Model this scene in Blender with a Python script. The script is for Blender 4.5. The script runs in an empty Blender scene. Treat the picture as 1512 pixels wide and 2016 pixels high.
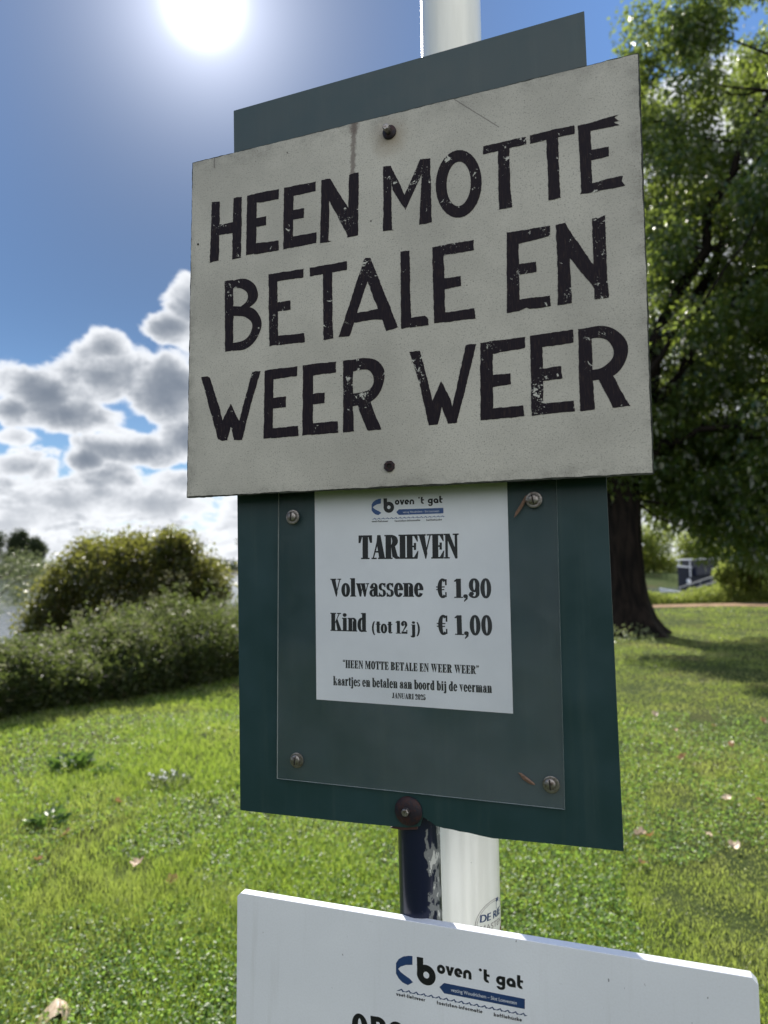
import bpy, math, random
import numpy as np
from mathutils import Matrix, Vector

S = bpy.context.scene
rng = np.random.default_rng(7)
random.seed(7)
R = math.radians

# ------------------------------------------------------------------ camera
W, H, F = 1512.0, 2016.0, 1398.0
PITCH, ROLL = R(4.25), R(-1.38)
EYE = np.array([0.0, 0.0, 1.6])
FWD = np.array([0, math.cos(PITCH), math.sin(PITCH)])
_r0 = np.array([1.0, 0, 0]); _u0 = np.cross(_r0, FWD)
RIGHT = math.cos(ROLL) * _r0 + math.sin(ROLL) * _u0
UP = -math.sin(ROLL) * _r0 + math.cos(ROLL) * _u0
cam = bpy.data.cameras.new("camera")
camo = bpy.data.objects.new("camera", cam)
S.collection.objects.link(camo)
_m = Matrix.Identity(4)
for i in range(3):
    _m[i][0], _m[i][1], _m[i][2], _m[i][3] = RIGHT[i], UP[i], -FWD[i], EYE[i]
camo.matrix_world = _m
cam.sensor_fit = 'VERTICAL'
cam.sensor_height = 36.0
cam.sensor_width = 27.0
cam.lens = 36.0 * F / H
cam.clip_start, cam.clip_end = 0.05, 5000
cam.dof.use_dof = True
cam.dof.focus_distance = 0.97
cam.dof.aperture_fstop = cam.lens / 5.0          # a 5 mm wide pupil
S.camera = camo

# ------------------------------------------------------------------ exposure
S.view_settings.view_transform = 'Standard'
S.view_settings.look = 'None'
S.view_settings.exposure = 0.7
S.view_settings.gamma = 1.0
S.cycles.use_denoising = True
S.cycles.sample_clamp_indirect = 6.0
S.cycles.sample_clamp_direct = 14.0
S.cycles.max_bounces = 10
S.cycles.transparent_max_bounces = 12
S.cycles.caustics_reflective = False
S.cycles.caustics_refractive = False

# ------------------------------------------------------------------ sun
SUN_AZ, SUN_EL = R(-14.1), R(39.3)
SUN_DIR = np.array([math.sin(SUN_AZ) * math.cos(SUN_EL), math.cos(SUN_AZ) * math.cos(SUN_EL), math.sin(SUN_EL)])
sl = bpy.data.lights.new("sun", 'SUN')
sl.energy = 5.0
sl.angle = R(0.53)
sl.color = (1.0, 0.94, 0.85)
so = bpy.data.objects.new("sun", sl)
S.collection.objects.link(so)
so.rotation_euler = Vector(SUN_DIR).to_track_quat('Z', 'Y').to_euler()


def ray(px, py):
    d = FWD * F + RIGHT * (px - W / 2) + UP * (H / 2 - py)
    return d / np.linalg.norm(d)


def azel(px, py):
    d = ray(px, py)
    return math.degrees(math.atan2(d[0], d[1])), math.degrees(math.asin(d[2]))


# ------------------------------------------------------------------ node helper
class NT:
    def __init__(s, tree):
        s.t = tree
        s.t.nodes.clear()

    def n(s, typ, **kw):
        nd = s.t.nodes.new(typ)
        for k, v in kw.items():
            setattr(nd, k, v)
        return nd

    def put(s, sock, v):
        if v is None:
            return
        if isinstance(v, bpy.types.NodeSocket):
            s.t.links.new(v, sock)
        else:
            if sock.type == 'RGBA' and not isinstance(v, (int, float)) and len(v) == 3:
                v = (*v, 1)
            sock.default_value = v

    def m(s, op, a, b=None, c=None, clamp=False):
        nd = s.n('ShaderNodeMath', operation=op, use_clamp=clamp)
        for i, v in enumerate((a, b, c)):
            s.put(nd.inputs[i], v)
        return nd.outputs[0]

    def vm(s, op, a, b=None):
        nd = s.n('ShaderNodeVectorMath', operation=op)
        s.put(nd.inputs[0], a)
        if b is not None:
            s.put(nd.inputs[1], b)
        return nd.outputs['Value'] if op in ('DOT_PRODUCT', 'LENGTH', 'DISTANCE') else nd.outputs[0]

    def mix(s, f, a, b, mode='MIX'):
        nd = s.n('ShaderNodeMix', data_type='RGBA', blend_type=mode)
        s.put(nd.inputs[0], f); s.put(nd.inputs[6], a); s.put(nd.inputs[7], b)
        return nd.outputs[2]

    def ss(s, x, a, b, o0=0.0, o1=1.0):
        nd = s.n('ShaderNodeMapRange', interpolation_type='SMOOTHSTEP')
        for k, v in zip(('Value', 'From Min', 'From Max', 'To Min', 'To Max'), (x, a, b, o0, o1)):
            s.put(nd.inputs[k], v)
        return nd.outputs[0]

    def noise(s, vec, scale, detail=4.0, rough=0.5, dist=0.0, col=False):
        nd = s.n('ShaderNodeTexNoise')
        s.put(nd.inputs['Vector'], vec)
        nd.inputs['Scale'].default_value = scale
        nd.inputs['Detail'].default_value = detail
        nd.inputs['Roughness'].default_value = rough
        nd.inputs['Distortion'].default_value = dist
        return nd.outputs[1] if col else nd.outputs[0]

    def ramp(s, f, stops):
        nd = s.n('ShaderNodeValToRGB')
        s.put(nd.inputs[0], f)
        e = nd.color_ramp.elements
        while len(e) < len(stops):
            e.new(0.5)
        for k, (p, c) in enumerate(stops):
            e[k].position = p
            e[k].color = (*c, 1)
        return nd.outputs[0]

    def xyz(s, v):
        nd = s.n('ShaderNodeSeparateXYZ'); s.put(nd.inputs[0], v)
        return nd.outputs

    def cxyz(s, x, y, z):
        nd = s.n('ShaderNodeCombineXYZ')
        for i, v in enumerate((x, y, z)):
            s.put(nd.inputs[i], v)
        return nd.outputs[0]

    def scale3(s, v, sx, sy, sz):
        nd = s.n('ShaderNodeMapping'); s.put(nd.inputs[0], v)
        nd.inputs['Scale'].default_value = (sx, sy, sz)
        return nd.outputs[0]


# ------------------------------------------------------------------ world: sky, aureole, clouds
wd = bpy.data.worlds.new("World")
S.world = wd
wd.use_nodes = True
N = NT(wd.node_tree)
co = N.n('ShaderNodeTexCoord').outputs['Generated']
X, Y, Z = N.xyz(co)
sky = N.n('ShaderNodeTexSky', sky_type='NISHITA', sun_disc=False, sun_elevation=SUN_EL, sun_rotation=SUN_AZ)
sky.air_density, sky.dust_density, sky.ozone_density = 1.0, 0.1, 2.5
SKY_S = 0.066
cosg = N.vm('DOT_PRODUCT', co, tuple(SUN_DIR))
ang = N.m('MULTIPLY', N.m('ARCCOSINE', N.m('MINIMUM', cosg, 0.999999)), 57.2958)
el = N.m('MULTIPLY', N.m('ARCSINE', N.m('MAXIMUM', N.m('MINIMUM', Z, 1.0), -1.0)), 57.2958)
dim = N.m('MULTIPLY', N.ss(ang, 4.0, 36.0, 0.26, 0.82), N.ss(el, 16.0, 42.0, 0.85, 1.75))
skyc = N.vm('MULTIPLY', N.vm('MULTIPLY', sky.outputs[0], (SKY_S * 0.80, SKY_S * 0.98, SKY_S * 1.16)), N.cxyz(dim, dim, dim))
# the air's own scattered light close to the sun
g1 = N.m('MULTIPLY', N.m('EXPONENT', N.m('MULTIPLY', N.m('POWER', N.m('DIVIDE', ang, 1.65), 2.4), -1.0)), 2.2)
g2 = N.m('MULTIPLY', N.m('EXPONENT', N.m('DIVIDE', ang, -3.4)), 0.85)
g3 = N.m('MULTIPLY', N.m('EXPONENT', N.m('DIVIDE', ang, -10.0)), 0.105)
glow = N.m('ADD', N.m('ADD', g1, g2), g3)
gl = N.vm('MULTIPLY', N.cxyz(glow, glow, glow), (0.98, 1.0, 1.12))
skyc = N.vm('ADD', skyc, gl)
az = N.m('MULTIPLY', N.m('ARCTAN2', X, Y), 57.2958)


def blob(cx, cy, rx, ry):
    a, e = azel(cx, cy)
    a2, _ = azel(cx + rx, cy)
    _, e2 = azel(cx, cy - ry)
    qa = N.m('DIVIDE', N.m('SUBTRACT', az, a), max(abs(a2 - a), .1))
    qe = N.m('DIVIDE', N.m('SUBTRACT', el, e), max(abs(e2 - e), .1))
    return N.m('SUBTRACT', 1.0, N.m('SQRT', N.m('ADD', N.m('MULTIPLY', qa, qa), N.m('MULTIPLY', qe, qe))))


def union(bl):
    d = None
    for b in bl:
        v = blob(*b)
        d = v if d is None else N.m('SMOOTH_MAX', d, v, 0.12)
    return d


def vor(scale, vec):
    nd = N.n('ShaderNodeTexVoronoi', feature='SMOOTH_F1')
    N.put(nd.inputs['Vector'], vec); nd.inputs['Scale'].default_value = scale; nd.inputs['Smoothness'].default_value = 0.35
    return nd.outputs['Distance']


warp = N.vm('ADD', co, N.vm('MULTIPLY', N.vm('SUBTRACT', N.noise(co, 14.0, 4.0, 0.55, col=True), (0.5, 0.5, 0.5)), (0.06, 0.06, 0.045)))
bil = N.m('ADD', N.m('MULTIPLY', N.m('SUBTRACT', 0.48, vor(15.0, warp)), 1.0), N.m('MULTIPLY', N.m('SUBTRACT', 0.48, vor(36.0, warp)), 0.55))
n_a = N.noise(warp, 13.0, 8.0, 0.60)
n_b = N.noise(N.scale3(warp, 1, 1, 2.4), 24.0, 7.0, 0.62)
n_c = N.noise(N.scale3(co, 1, 1, 2.0), 9.0, 6.0, 0.55)
nn = N.m('SUBTRACT', n_a, 0.5)
nb = N.m('SUBTRACT', n_b, 0.5)
puff = N.m('ADD', N.m('MULTIPLY', bil, 0.44), N.m('ADD', N.m('MULTIPLY', nn, 1.25), N.m('MULTIPLY', nb, 0.55)))


def cumulus(bl, amp=1.0):
    return N.m('ADD', N.m('ADD', union(bl), 0.01), N.m('MULTIPLY', puff, amp))


cA = cumulus([(205, 740, 140, 85), (85, 775, 110, 65), (320, 770, 120, 85), (210, 685, 65, 45), (25, 805, 70, 45), (480, 790, 150, 100), (130, 815, 160, 42)])
cB = cumulus([(335, 645, 75, 36), (385, 600, 70, 70), (480, 640, 150, 90)])
cC = cumulus([(275, 885, 150, 40), (170, 905, 50, 28), (380, 865, 100, 48), (520, 900, 150, 55)])
cD = cumulus([(40, 920, 110, 36), (110, 985, 170, 42), (300, 990, 170, 40), (30, 860, 55, 24), (380, 950, 90, 36)], 1.25)
# broken cloud elsewhere: low bands all round, unseen bright cloud added behind the viewer to light the signs
wide = N.m('ADD', N.m('MULTIPLY', N.m('SUBTRACT', n_c, 0.5), 4.2), N.m('MULTIPLY', nb, 1.0))
low = N.ss(el, 19.0, 3.0, -1.3, 0.55)
back = N.ss(Y, -0.15, -0.6, -1.2, 0.75)
high = N.ss(el, 75.0, 50.0, -1.5, 0.0)
rgt = N.m('MULTIPLY', N.ss(az, 13.0, 22.0, 0.0, 2.6), N.ss(el, 38.0, 28.0, 0.0, 1.0))
cE = N.m('ADD', wide, N.m('MAXIMUM', N.m('ADD', low, rgt), N.m('ADD', back, high)))
nd_ = N.m('SUBTRACT', N.noise(N.scale3(warp, 1, 1, 4.5), 26.0, 6.0, 0.6), 0.5)
cF = N.m('ADD', N.ss(el, 12.0, 1.0, -1.2, 0.50), N.m('ADD', N.m('MULTIPLY', nd_, 4.2), N.m('MULTIPLY', nn, 1.0)))
near_c = N.m('MAXIMUM', N.m('MAXIMUM', cA, cB), cC)
far_c = N.m('MAXIMUM', cD, N.m('MAXIMUM', cE, cF))
cover = N.m('MAXIMUM', N.m('MAXIMUM', N.ss(near_c, -0.02, 0.22), N.ss(far_c, 0.0, 0.35)), N.ss(el, 7.0, 0.5, 0.0, 0.9))
# light that gets through falls off with the depth of cloud in the way
depth = N.m('MAXIMUM', N.m('MAXIMUM', near_c, N.m('MULTIPLY', far_c, 0.55)), 0.0)
inner = N.m('ADD', depth, N.m('MULTIPLY', N.m('ADD', N.m('MULTIPLY', N.m('SUBTRACT', N.noise(warp, 20.0, 8.0, 0.65), 0.5), 1.2), N.m('MULTIPLY', bil, -0.15)), N.ss(depth, 0.08, 0.5)))
inner = N.m('MAXIMUM', N.m('SUBTRACT', inner, 0.10), 0.0)
core = N.m('SUBTRACT', 1.0, N.m('EXPONENT', N.m('MULTIPLY', N.m('POWER', inner, 1.2), -3.5)))
core = N.m('MULTIPLY', core, N.m('MULTIPLY', N.ss(el, 0.5, 8.0, 0.42, 1.0), N.ss(az, 8.0, 14.0, 1.0, 0.30)))
sunward = N.ss(cosg, -0.2, 0.6)
cl_rim = N.mix(sunward, (1.06, 1.06, 1.07), (0.67, 0.685, 0.71))  # unseen clouds opposite the sun kept bright to fill the sign faces
cl_core = N.mix(sunward, (0.86, 0.90, 0.97), (0.125, 0.150, 0.190))
cl = N.mix(core, cl_rim, cl_core)
below = N.ss(el, -1.5, -0.2)
skymix = N.mix(N.m('MULTIPLY', cover, below), skyc, cl)
bg = N.n('ShaderNodeBackground')
N.put(bg.inputs[0], skymix)
bg.inputs[1].default_value = 1.0
wo = N.n('ShaderNodeOutputWorld')
N.t.links.new(bg.outputs[0], wo.inputs[0])
wd.cycles.sampling_method = 'MANUAL'
wd.cycles.sample_map_resolution = 1024


# ------------------------------------------------------------------ object helpers
def tag(o, label=None, cat=None, group=None, kind=None):
    if label: o['label'] = label
    if cat: o['category'] = cat
    if group: o['group'] = group
    if kind: o['kind'] = kind
    return o


def thing(name, label, cat, loc=(0, 0, 0), group=None, mw=None):
    o = bpy.data.objects.new(name, None)
    o.empty_display_size = 0.1
    S.collection.objects.link(o)
    if mw is not None:
        o.matrix_world = mw
    else:
        o.location = loc
    return tag(o, label, cat, group)


class MB:
    def __init__(s):
        s.v, s.f, s.mi = [], [], []

    def poly(s, pts, mi=0):
        b = len(s.v)
        s.v += [tuple(map(float, p)) for p in pts]
        s.f.append(tuple(range(b, b + len(pts)))); s.mi.append(mi)

    def prism(s, pts, z0, z1, mi=0, side=None):
        side = mi if side is None else side
        n = len(pts); b = len(s.v)
        s.v += [(p[0], p[1], z0) for p in pts] + [(p[0], p[1], z1) for p in pts]
        s.f.append(tuple(range(b + n, b + 2 * n))); s.mi.append(mi)
        s.f.append(tuple(range(b + n - 1, b - 1, -1))); s.mi.append(side)
        for i in range(n):
            j = (i + 1) % n
            s.f.append((b + i, b + j, b + n + j, b + n + i)); s.mi.append(side)

    def box(s, x0, x1, y0, y1, z0, z1, mi=0):
        s.prism([(x0, y0), (x1, y0), (x1, y1), (x0, y1)], z0, z1, mi)

    def lathe(s, prof, c=(0, 0), seg=32, mi=0, ph=0.0):
        """prof: (radius, z) pairs from outside bottom to centre top, about local z at c"""
        b = len(s.v)
        for r, z in prof:
            for k in range(seg):
                a = 2 * math.pi * k / seg + ph
                s.v.append((c[0] + r * math.cos(a), c[1] + r * math.sin(a), z))
        for i in range(len(prof) - 1):
            for k in range(seg):
                k2 = (k + 1) % seg
                s.f.append((b + i * seg + k, b + i * seg + k2, b + (i + 1) * seg + k2, b + (i + 1) * seg + k)); s.mi.append(mi)
        e = b + (len(prof) - 1) * seg
        s.f.append(tuple(range(e, e + seg))); s.mi.append(mi)

    def tube(s, path, radii, seg=8, mi=0, cap=True):
        path = [np.array(p, float) for p in path]
        b = len(s.v)
        for i, p in enumerate(path):
            d = path[min(i + 1, len(path) - 1)] - path[max(i - 1, 0)]
            d /= max(np.linalg.norm(d), 1e-9)
            a = np.array([1.0, 0, 0]) if abs(d[0]) < 0.8 else np.array([0, 1.0, 0])
            e1 = np.cross(d, a); e1 /= np.linalg.norm(e1); e2 = np.cross(d, e1)
            for k in range(seg):
                t = 2 * math.pi * k / seg
                s.v.append(tuple(p + (e1 * math.cos(t) + e2 * math.sin(t)) * radii[i]))
        for i in range(len(path) - 1):
            for k in range(seg):
                k2 = (k + 1) % seg
                s.f.append((b + i * seg + k, b + (i + 1) * seg + k, b + (i + 1) * seg + k2, b + i * seg + k2)); s.mi.append(mi)
        if cap:
            s.f.append(tuple(range(b, b + seg))); s.mi.append(mi)
            e = b + (len(path) - 1) * seg
            s.f.append(tuple(range(e + seg - 1, e - 1, -1))); s.mi.append(mi)

    def build(s, name, mats, parent=None, smooth=False, bevel=0.0, label=None):
        me = bpy.data.meshes.new(name)
        me.from_pydata(s.v, [], s.f)
        mats = mats if isinstance(mats, (list, tuple)) else [mats]
        for m_ in mats:
            me.materials.append(m_)
        me.polygons.foreach_set('material_index', s.mi)
        if smooth:
            me.polygons.foreach_set('use_smooth', [True] * len(me.polygons))
        me.update()
        o = bpy.data.objects.new(name, me)
        S.collection.objects.link(o)
        if parent is not None:
            o.parent = parent
        if bevel:
            md = o.modifiers.new("bevel", 'BEVEL'); md.width = bevel; md.segments = 2; md.limit_method = 'ANGLE'
        if smooth:
            md = o.modifiers.new("edges", 'EDGE_SPLIT'); md.split_angle = R(40)
        if label:
            o['label'] = label
        return o


def fast_mesh(name, V, faces_flat, sizes, mats, mi=None, parent=None, smooth=False):
    me = bpy.data.meshes.new(name)
    me.vertices.add(len(V)); me.vertices.foreach_set('co', np.asarray(V, np.float32).ravel())
    me.loops.add(len(faces_flat)); me.loops.foreach_set('vertex_index', np.asarray(faces_flat, np.int32))
    st = np.concatenate([[0], np.cumsum(sizes)[:-1]]).astype(np.int32)
    me.polygons.add(len(sizes)); me.polygons.foreach_set('loop_start', st)
    me.polygons.foreach_set('loop_total', np.asarray(sizes, np.int32))
    for m_ in (mats if isinstance(mats, (list, tuple)) else [mats]):
        me.materials.append(m_)
    if mi is not None:
        me.polygons.foreach_set('material_index', np.asarray(mi, np.int32))
    if smooth:
        me.polygons.foreach_set('use_smooth', [True] * len(sizes))
    me.update(calc_edges=True)
    o = bpy.data.objects.new(name, me)
    S.collection.objects.link(o)
    if parent is not None:
        o.parent = parent
    return o


def nrm(v):
    return v / np.maximum(np.linalg.norm(v, axis=1, keepdims=True), 1e-9)


def leaves(name, P, A, Nn, L, Wd, mats, mi=None, parent=None, fold=0.25, droop=0.15):
    """one small folded blade per point: base, widest pair, tip (six verts, four faces)"""
    n = len(P)
    A = nrm(A); B = nrm(np.cross(Nn, A)); C = np.cross(A, B)
    L = np.broadcast_to(L, (n,))[:, None]; Wd = np.broadcast_to(Wd, (n,))[:, None]
    dn = np.array([0, 0, -1.0])
    v0 = P
    m1 = P + A * L * 0.45 + dn * L * droop * .3
    tip = P + A * L + dn * L * droop
    r1 = P + A * L * 0.38 + B * Wd * .5 + C * Wd * fold + dn * L * droop * .3
    l1 = P + A * L * 0.38 - B * Wd * .5 + C * Wd * fold + dn * L * droop * .3
    V = np.stack([v0, r1, tip, l1, m1], 1).reshape(-1, 3)
    base = (np.arange(n) * 5)[:, None]
    fc = np.concatenate([base + np.array([[0, 1, 4]]), base + np.array([[1, 2, 4]]), base + np.array([[2, 3, 4]]), base + np.array([[3, 0, 4]])], 1).ravel()
    mm = None if mi is None else np.repeat(mi, 4)
    return fast_mesh(name, V, fc, np.full(n * 4, 3), mats, mm, parent)


# ------------------------------------------------------------------ materials
def mat(name):
    m_ = bpy.data.materials.new(name)
    m_.use_nodes = True
    return m_, NT(m_.node_tree)


def out(N, sh, disp=None):
    o = N.n('ShaderNodeOutputMaterial')
    N.t.links.new(sh, o.inputs[0])
    return o


def prin(N, col, rough=0.5, metal=0.0, spec=0.5, coat=0.0, normal=None, coat_rough=0.05):
    p = N.n('ShaderNodeBsdfPrincipled')
    N.put(p.inputs['Base Color'], col); N.put(p.inputs['Roughness'], rough); N.put(p.inputs['Metallic'], metal)
    N.put(p.inputs['Specular IOR Level'], spec); N.put(p.inputs['Coat Weight'], coat); N.put(p.inputs['Coat Roughness'], coat_rough)
    if normal is not None:
        N.put(p.inputs['Normal'], normal)
    return p.outputs[0]


def bump(N, h, strength=0.3, dist=0.01):
    b = N.n('ShaderNodeBump')
    N.put(b.inputs['Height'], h); b.inputs['Strength'].default_value = strength; b.inputs['Distance'].default_value = dist
    return b.outputs[0]


def plain(name, col, rough=0.5, metal=0.0, spec=0.5, coat=0.0, var=0.12, scale=60.0):
    m_, N = mat(name)
    oc = N.n('ShaderNodeTexCoord').outputs['Object']
    nz = N.noise(oc, scale, 5.0, 0.6)
    f = N.ss(nz, 0.3, 0.7, 1.0 - var, 1.0 + var)
    c = N.vm('MULTIPLY', N.cxyz(f, f, f), tuple(col))
    out(N, prin(N, c, rough, metal, spec, coat))
    return m_


def leafmat(name, cols, trans=(0.25, 0.38, 0.04), tf=0.45, rough=0.42, spec=0.5, patch=None):
    m_, N = mat(name)
    g = N.n('ShaderNodeNewGeometry')
    r = g.outputs['Random Per Island']
    k = len(cols)
    c = N.ramp(r, [(i / max(k - 1, 1), cc) for i, cc in enumerate(cols)])
    if patch:
        nz = N.noise(g.outputs['Position'], patch[0], 3.0, 0.5)
        c = N.mix(N.ss(nz, patch[2], patch[3]), c, patch[1])
    t = N.n('ShaderNodeBsdfTranslucent')
    tc = N.mix(0.72, c, trans)
    N.put(t.inputs[0], tc)
    p = prin(N, c, rough, 0, spec)
    mx = N.n('ShaderNodeMixShader'); mx.inputs[0].default_value = tf
    N.t.links.new(p, mx.inputs[1]); N.t.links.new(t.outputs[0], mx.inputs[2])
    out(N, mx.outputs[0])
    return m_


# white painted board, weathered
M_board, N = mat("weathered_white_paint")
oc = N.n('ShaderNodeTexCoord').outputs['Object']
ox, oy, oz = N.xyz(oc)
fine = N.noise(oc, 620.0, 3.0, 0.7)
mid = N.noise(oc, 95.0, 5.0, 0.65)
big = N.noise(oc, 7.0, 4.0, 0.55)
base = N.mix(N.ss(big, 0.3, 0.72), (0.525, 0.508, 0.452), (0.405, 0.392, 0.348))
base = N.mix(N.m('MULTIPLY', N.ss(fine, 0.53, 0.68), 0.72), base, (0.16, 0.155, 0.14))
base = N.mix(N.m('MULTIPLY', N.ss(mid, 0.62, 0.80), 0.5), base, (0.27, 0.26, 0.235))
BOARD_N = (N, oc, ox, oy, base)     # finished once the sign's own measures are known

M_paint, N2 = mat("black_sign_paint")
oc2 = N2.n('ShaderNodeTexCoord').outputs['Object']
flat = N2.scale3(oc2, 1, 1, 0)
ar = N2.noise(flat, 13.0, 3.0, 0.6)
fl = N2.noise(flat, 120.0, 5.0, 0.72, 0.6)
fs = N2.noise(flat, 420.0, 2.0, 0.6)
st = N2.noise(N2.scale3(oc2, 40, 3, 0), 22.0, 3.0, 0.6)
chip = N2.m('MAXIMUM', N2.m('GREATER_THAN', fl, N2.ss(ar, 0.40, 0.72, 0.71, 0.56)), N2.m('GREATER_THAN', fs, N2.ss(ar, 0.42, 0.72, 0.80, 0.62)))
wearc = N2.mix(N2.m('MULTIPLY', N2.ss(st, 0.48, 0.75), 0.6), (0.014, 0.0105, 0.016), (0.055, 0.038, 0.032))
pc = N2.mix(chip, wearc, (0.50, 0.50, 0.46))
out(N2, prin(N2, pc, 0.6, 0, 0.12))

M_edge = plain("grimy_dark_edge", (0.035, 0.04, 0.033), 0.8, var=0.5, scale=120)
M_timber = plain("dark_green_batten", (0.022, 0.035, 0.028), 0.7, var=0.4, scale=90)

M_green, N = mat("dark_green_enamel")
oc = N.n('ShaderNodeTexCoord').outputs['Object']
b1 = N.noise(oc, 9.0, 5.0, 0.6)
c = N.mix(N.ss(b1, 0.3, 0.7), (0.012, 0.038, 0.042), (0.016, 0.047, 0.055))
sp = N.noise(oc, 480.0, 2.0, 0.6)
c = N.mix(N.m('MULTIPLY', N.ss(sp, 0.76, 0.82), 0.5), c, (0.35, 0.38, 0.38))
drip = N.noise(N.scale3(oc, 1, 0.05, 1), 40.0, 5.0, 0.65)
c = N.mix(N.m('MULTIPLY', N.ss(drip, 0.48, 0.72), 0.35), c, (0.040, 0.070, 0.068))
out(N, prin(N, c, N.ss(b1, 0.3, 0.7, 0.34, 0.46), 0, 0.5, normal=bump(N, N.noise(oc, 700.0, 2.0), 0.06, 0.001)))

M_paper, N = mat("white_printed_paper")
oc = N.n('ShaderNodeTexCoord').outputs['Object']
b1 = N.noise(oc, 9.0, 3.0, 0.5)
sp = N.noise(oc, 330.0, 2.0, 0.6)
c = N.mix(N.ss(b1, 0.3, 0.7), (0.78, 0.81, 0.86), (0.72, 0.75, 0.80))
c = N.mix(N.ss(sp, 0.78, 0.83), c, (0.25, 0.26, 0.27))
out(N, prin(N, c, 0.5, 0, 0.3))
M_ink = plain("black_print", (0.006, 0.007, 0.010), 0.5, var=0.2)
M_blue = plain("blue_print", (0.028, 0.085, 0.27), 0.5, var=0.1)
M_navy = plain("navy_print", (0.014, 0.045, 0.14), 0.5, var=0.1)
M_whiteink = plain("white_print", (0.75, 0.78, 0.82), 0.5, var=0.05)
M_redink = plain("red_print", (0.25, 0.02, 0.025), 0.5, var=0.1)
M_greyink = plain("grey_print", (0.30, 0.28, 0.27), 0.5, var=0.1)

M_clear, N = mat("clear_acrylic_sheet")
oc = N.n('ShaderNodeTexCoord').outputs['Object']
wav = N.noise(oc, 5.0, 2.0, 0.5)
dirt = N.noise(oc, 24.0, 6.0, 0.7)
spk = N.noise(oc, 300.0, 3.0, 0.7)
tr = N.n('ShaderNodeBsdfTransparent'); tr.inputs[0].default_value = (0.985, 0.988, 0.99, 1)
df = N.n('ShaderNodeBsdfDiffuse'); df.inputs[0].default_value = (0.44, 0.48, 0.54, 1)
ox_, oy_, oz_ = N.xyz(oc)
painted_reflection = N.ss(N.m('ADD', N.m('SUBTRACT', N.m('MULTIPLY', ox_, 0.5), oy_), N.m('MULTIPLY', N.m('SUBTRACT', wav, 0.5), 0.7)), -0.26, 0.16, 0.012, 0.105)  # grey reflection painted in as diffuse colour, stronger towards the lower right
dirt_and_reflection = N.m('ADD', N.m('ADD', painted_reflection, N.ss(dirt, 0.35, 0.85, 0.0, 0.035)), N.m('MULTIPLY', N.ss(spk, 0.74, 0.80), 0.5))
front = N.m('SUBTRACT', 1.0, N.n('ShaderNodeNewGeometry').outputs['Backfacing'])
mxa = N.n('ShaderNodeMixShader'); N.put(mxa.inputs[0], N.m('MULTIPLY', dirt_and_reflection, front))
N.t.links.new(tr.outputs[0], mxa.inputs[1]); N.t.links.new(df.outputs[0], mxa.inputs[2])
gls = N.n('ShaderNodeBsdfGlossy'); N.put(gls.inputs['Roughness'], N.ss(dirt, 0.3, 0.8, 0.03, 0.2)); gls.inputs[0].default_value = (0.95, 0.97, 1, 1)
bm = bump(N, wav, 0.12, 0.02)
N.put(gls.inputs['Normal'], bm)
fr = N.n('ShaderNodeFresnel'); fr.inputs[0].default_value = 1.49; N.put(fr.inputs[1], bm)
mxb = N.n('ShaderNodeMixShader'); N.put(mxb.inputs[0], N.m('MULTIPLY', fr.outputs[0], front))
N.t.links.new(mxa.outputs[0], mxb.inputs[1]); N.t.links.new(gls.outputs[0], mxb.inputs[2])
out(N, mxb.outputs[0])

M_steel, N = mat("weathered_steel")
oc = N.n('ShaderNodeTexCoord').outputs['Object']
nz = N.noise(oc, 260.0, 5.0, 0.7)
c = N.mix(N.ss(nz, 0.42, 0.68), (0.30, 0.29, 0.28), (0.13, 0.10, 0.08))
out(N, prin(N, c, 0.38, 0.85))
M_slot = plain("dirty_slot", (0.015, 0.013, 0.012), 0.9)
M_rust, N = mat("rusty_painted_iron")
oc = N.n('ShaderNodeTexCoord').outputs['Object']
nz = N.noise(oc, 130.0, 6.0, 0.7)
c = N.mix(N.ss(nz, 0.42, 0.62), (0.012, 0.010, 0.017), (0.036, 0.014, 0.013))
out(N, prin(N, c, 0.6, 0.1, 0.4, normal=bump(N, nz, 0.4, 0.002)))
M_bracket = plain("red_brown_iron", (0.055, 0.025, 0.026), 0.6, var=0.3)

M_post, N = mat("peeling_dark_blue_paint")
oc = N.n('ShaderNodeTexCoord').outputs['Object']
px_, py_, pz_ = N.xyz(oc)
nz = N.noise(N.scale3(oc, 1, 1, .45), 62.0, 5.0, 0.62)
side = N.ss(px_, 0.004, 0.022, -0.25, 0.075)
peel = N.m('ADD', nz, side)
greyf = N.ss(peel, 0.545, 0.555)
whitef = N.ss(peel, 0.635, 0.645)
sc = N.noise(N.scale3(oc, 1, 1, .5), 300.0, 3.0, 0.7)
c = N.mix(N.ss(sc, 0.70, 0.76), (0.006, 0.009, 0.030), (0.20, 0.20, 0.21))
c = N.mix(greyf, c, (0.17, 0.18, 0.18))
c = N.mix(whitef, c, (0.52, 0.53, 0.50))
out(N, prin(N, c, N.mix(greyf, (0.28,) * 3, (0.7,) * 3), 0, 0.5, normal=bump(N, greyf, -0.5, 0.002)))

M_pole, N = mat("white_flagpole_gelcoat")
oc = N.n('ShaderNodeTexCoord').outputs['Object']
nz = N.noise(N.scale3(oc, 1, 1, 0.12), 40.0, 5.0, 0.6)
sp = N.noise(oc, 170.0, 2.0, 0.6)
c = N.mix(N.ss(nz, 0.35, 0.7), (0.86, 0.86, 0.80), (0.78, 0.78, 0.72))
c = N.mix(N.m('MULTIPLY', N.ss(sp, 0.77, 0.82), 0.5), c, (0.2, 0.2, 0.18))
out(N, prin(N, c, 0.28, 0, 0.5, 0.5, coat_rough=0.08))
M_decal = plain("clear_grey_decal", (0.76, 0.77, 0.71), 0.35, var=0.04)

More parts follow.
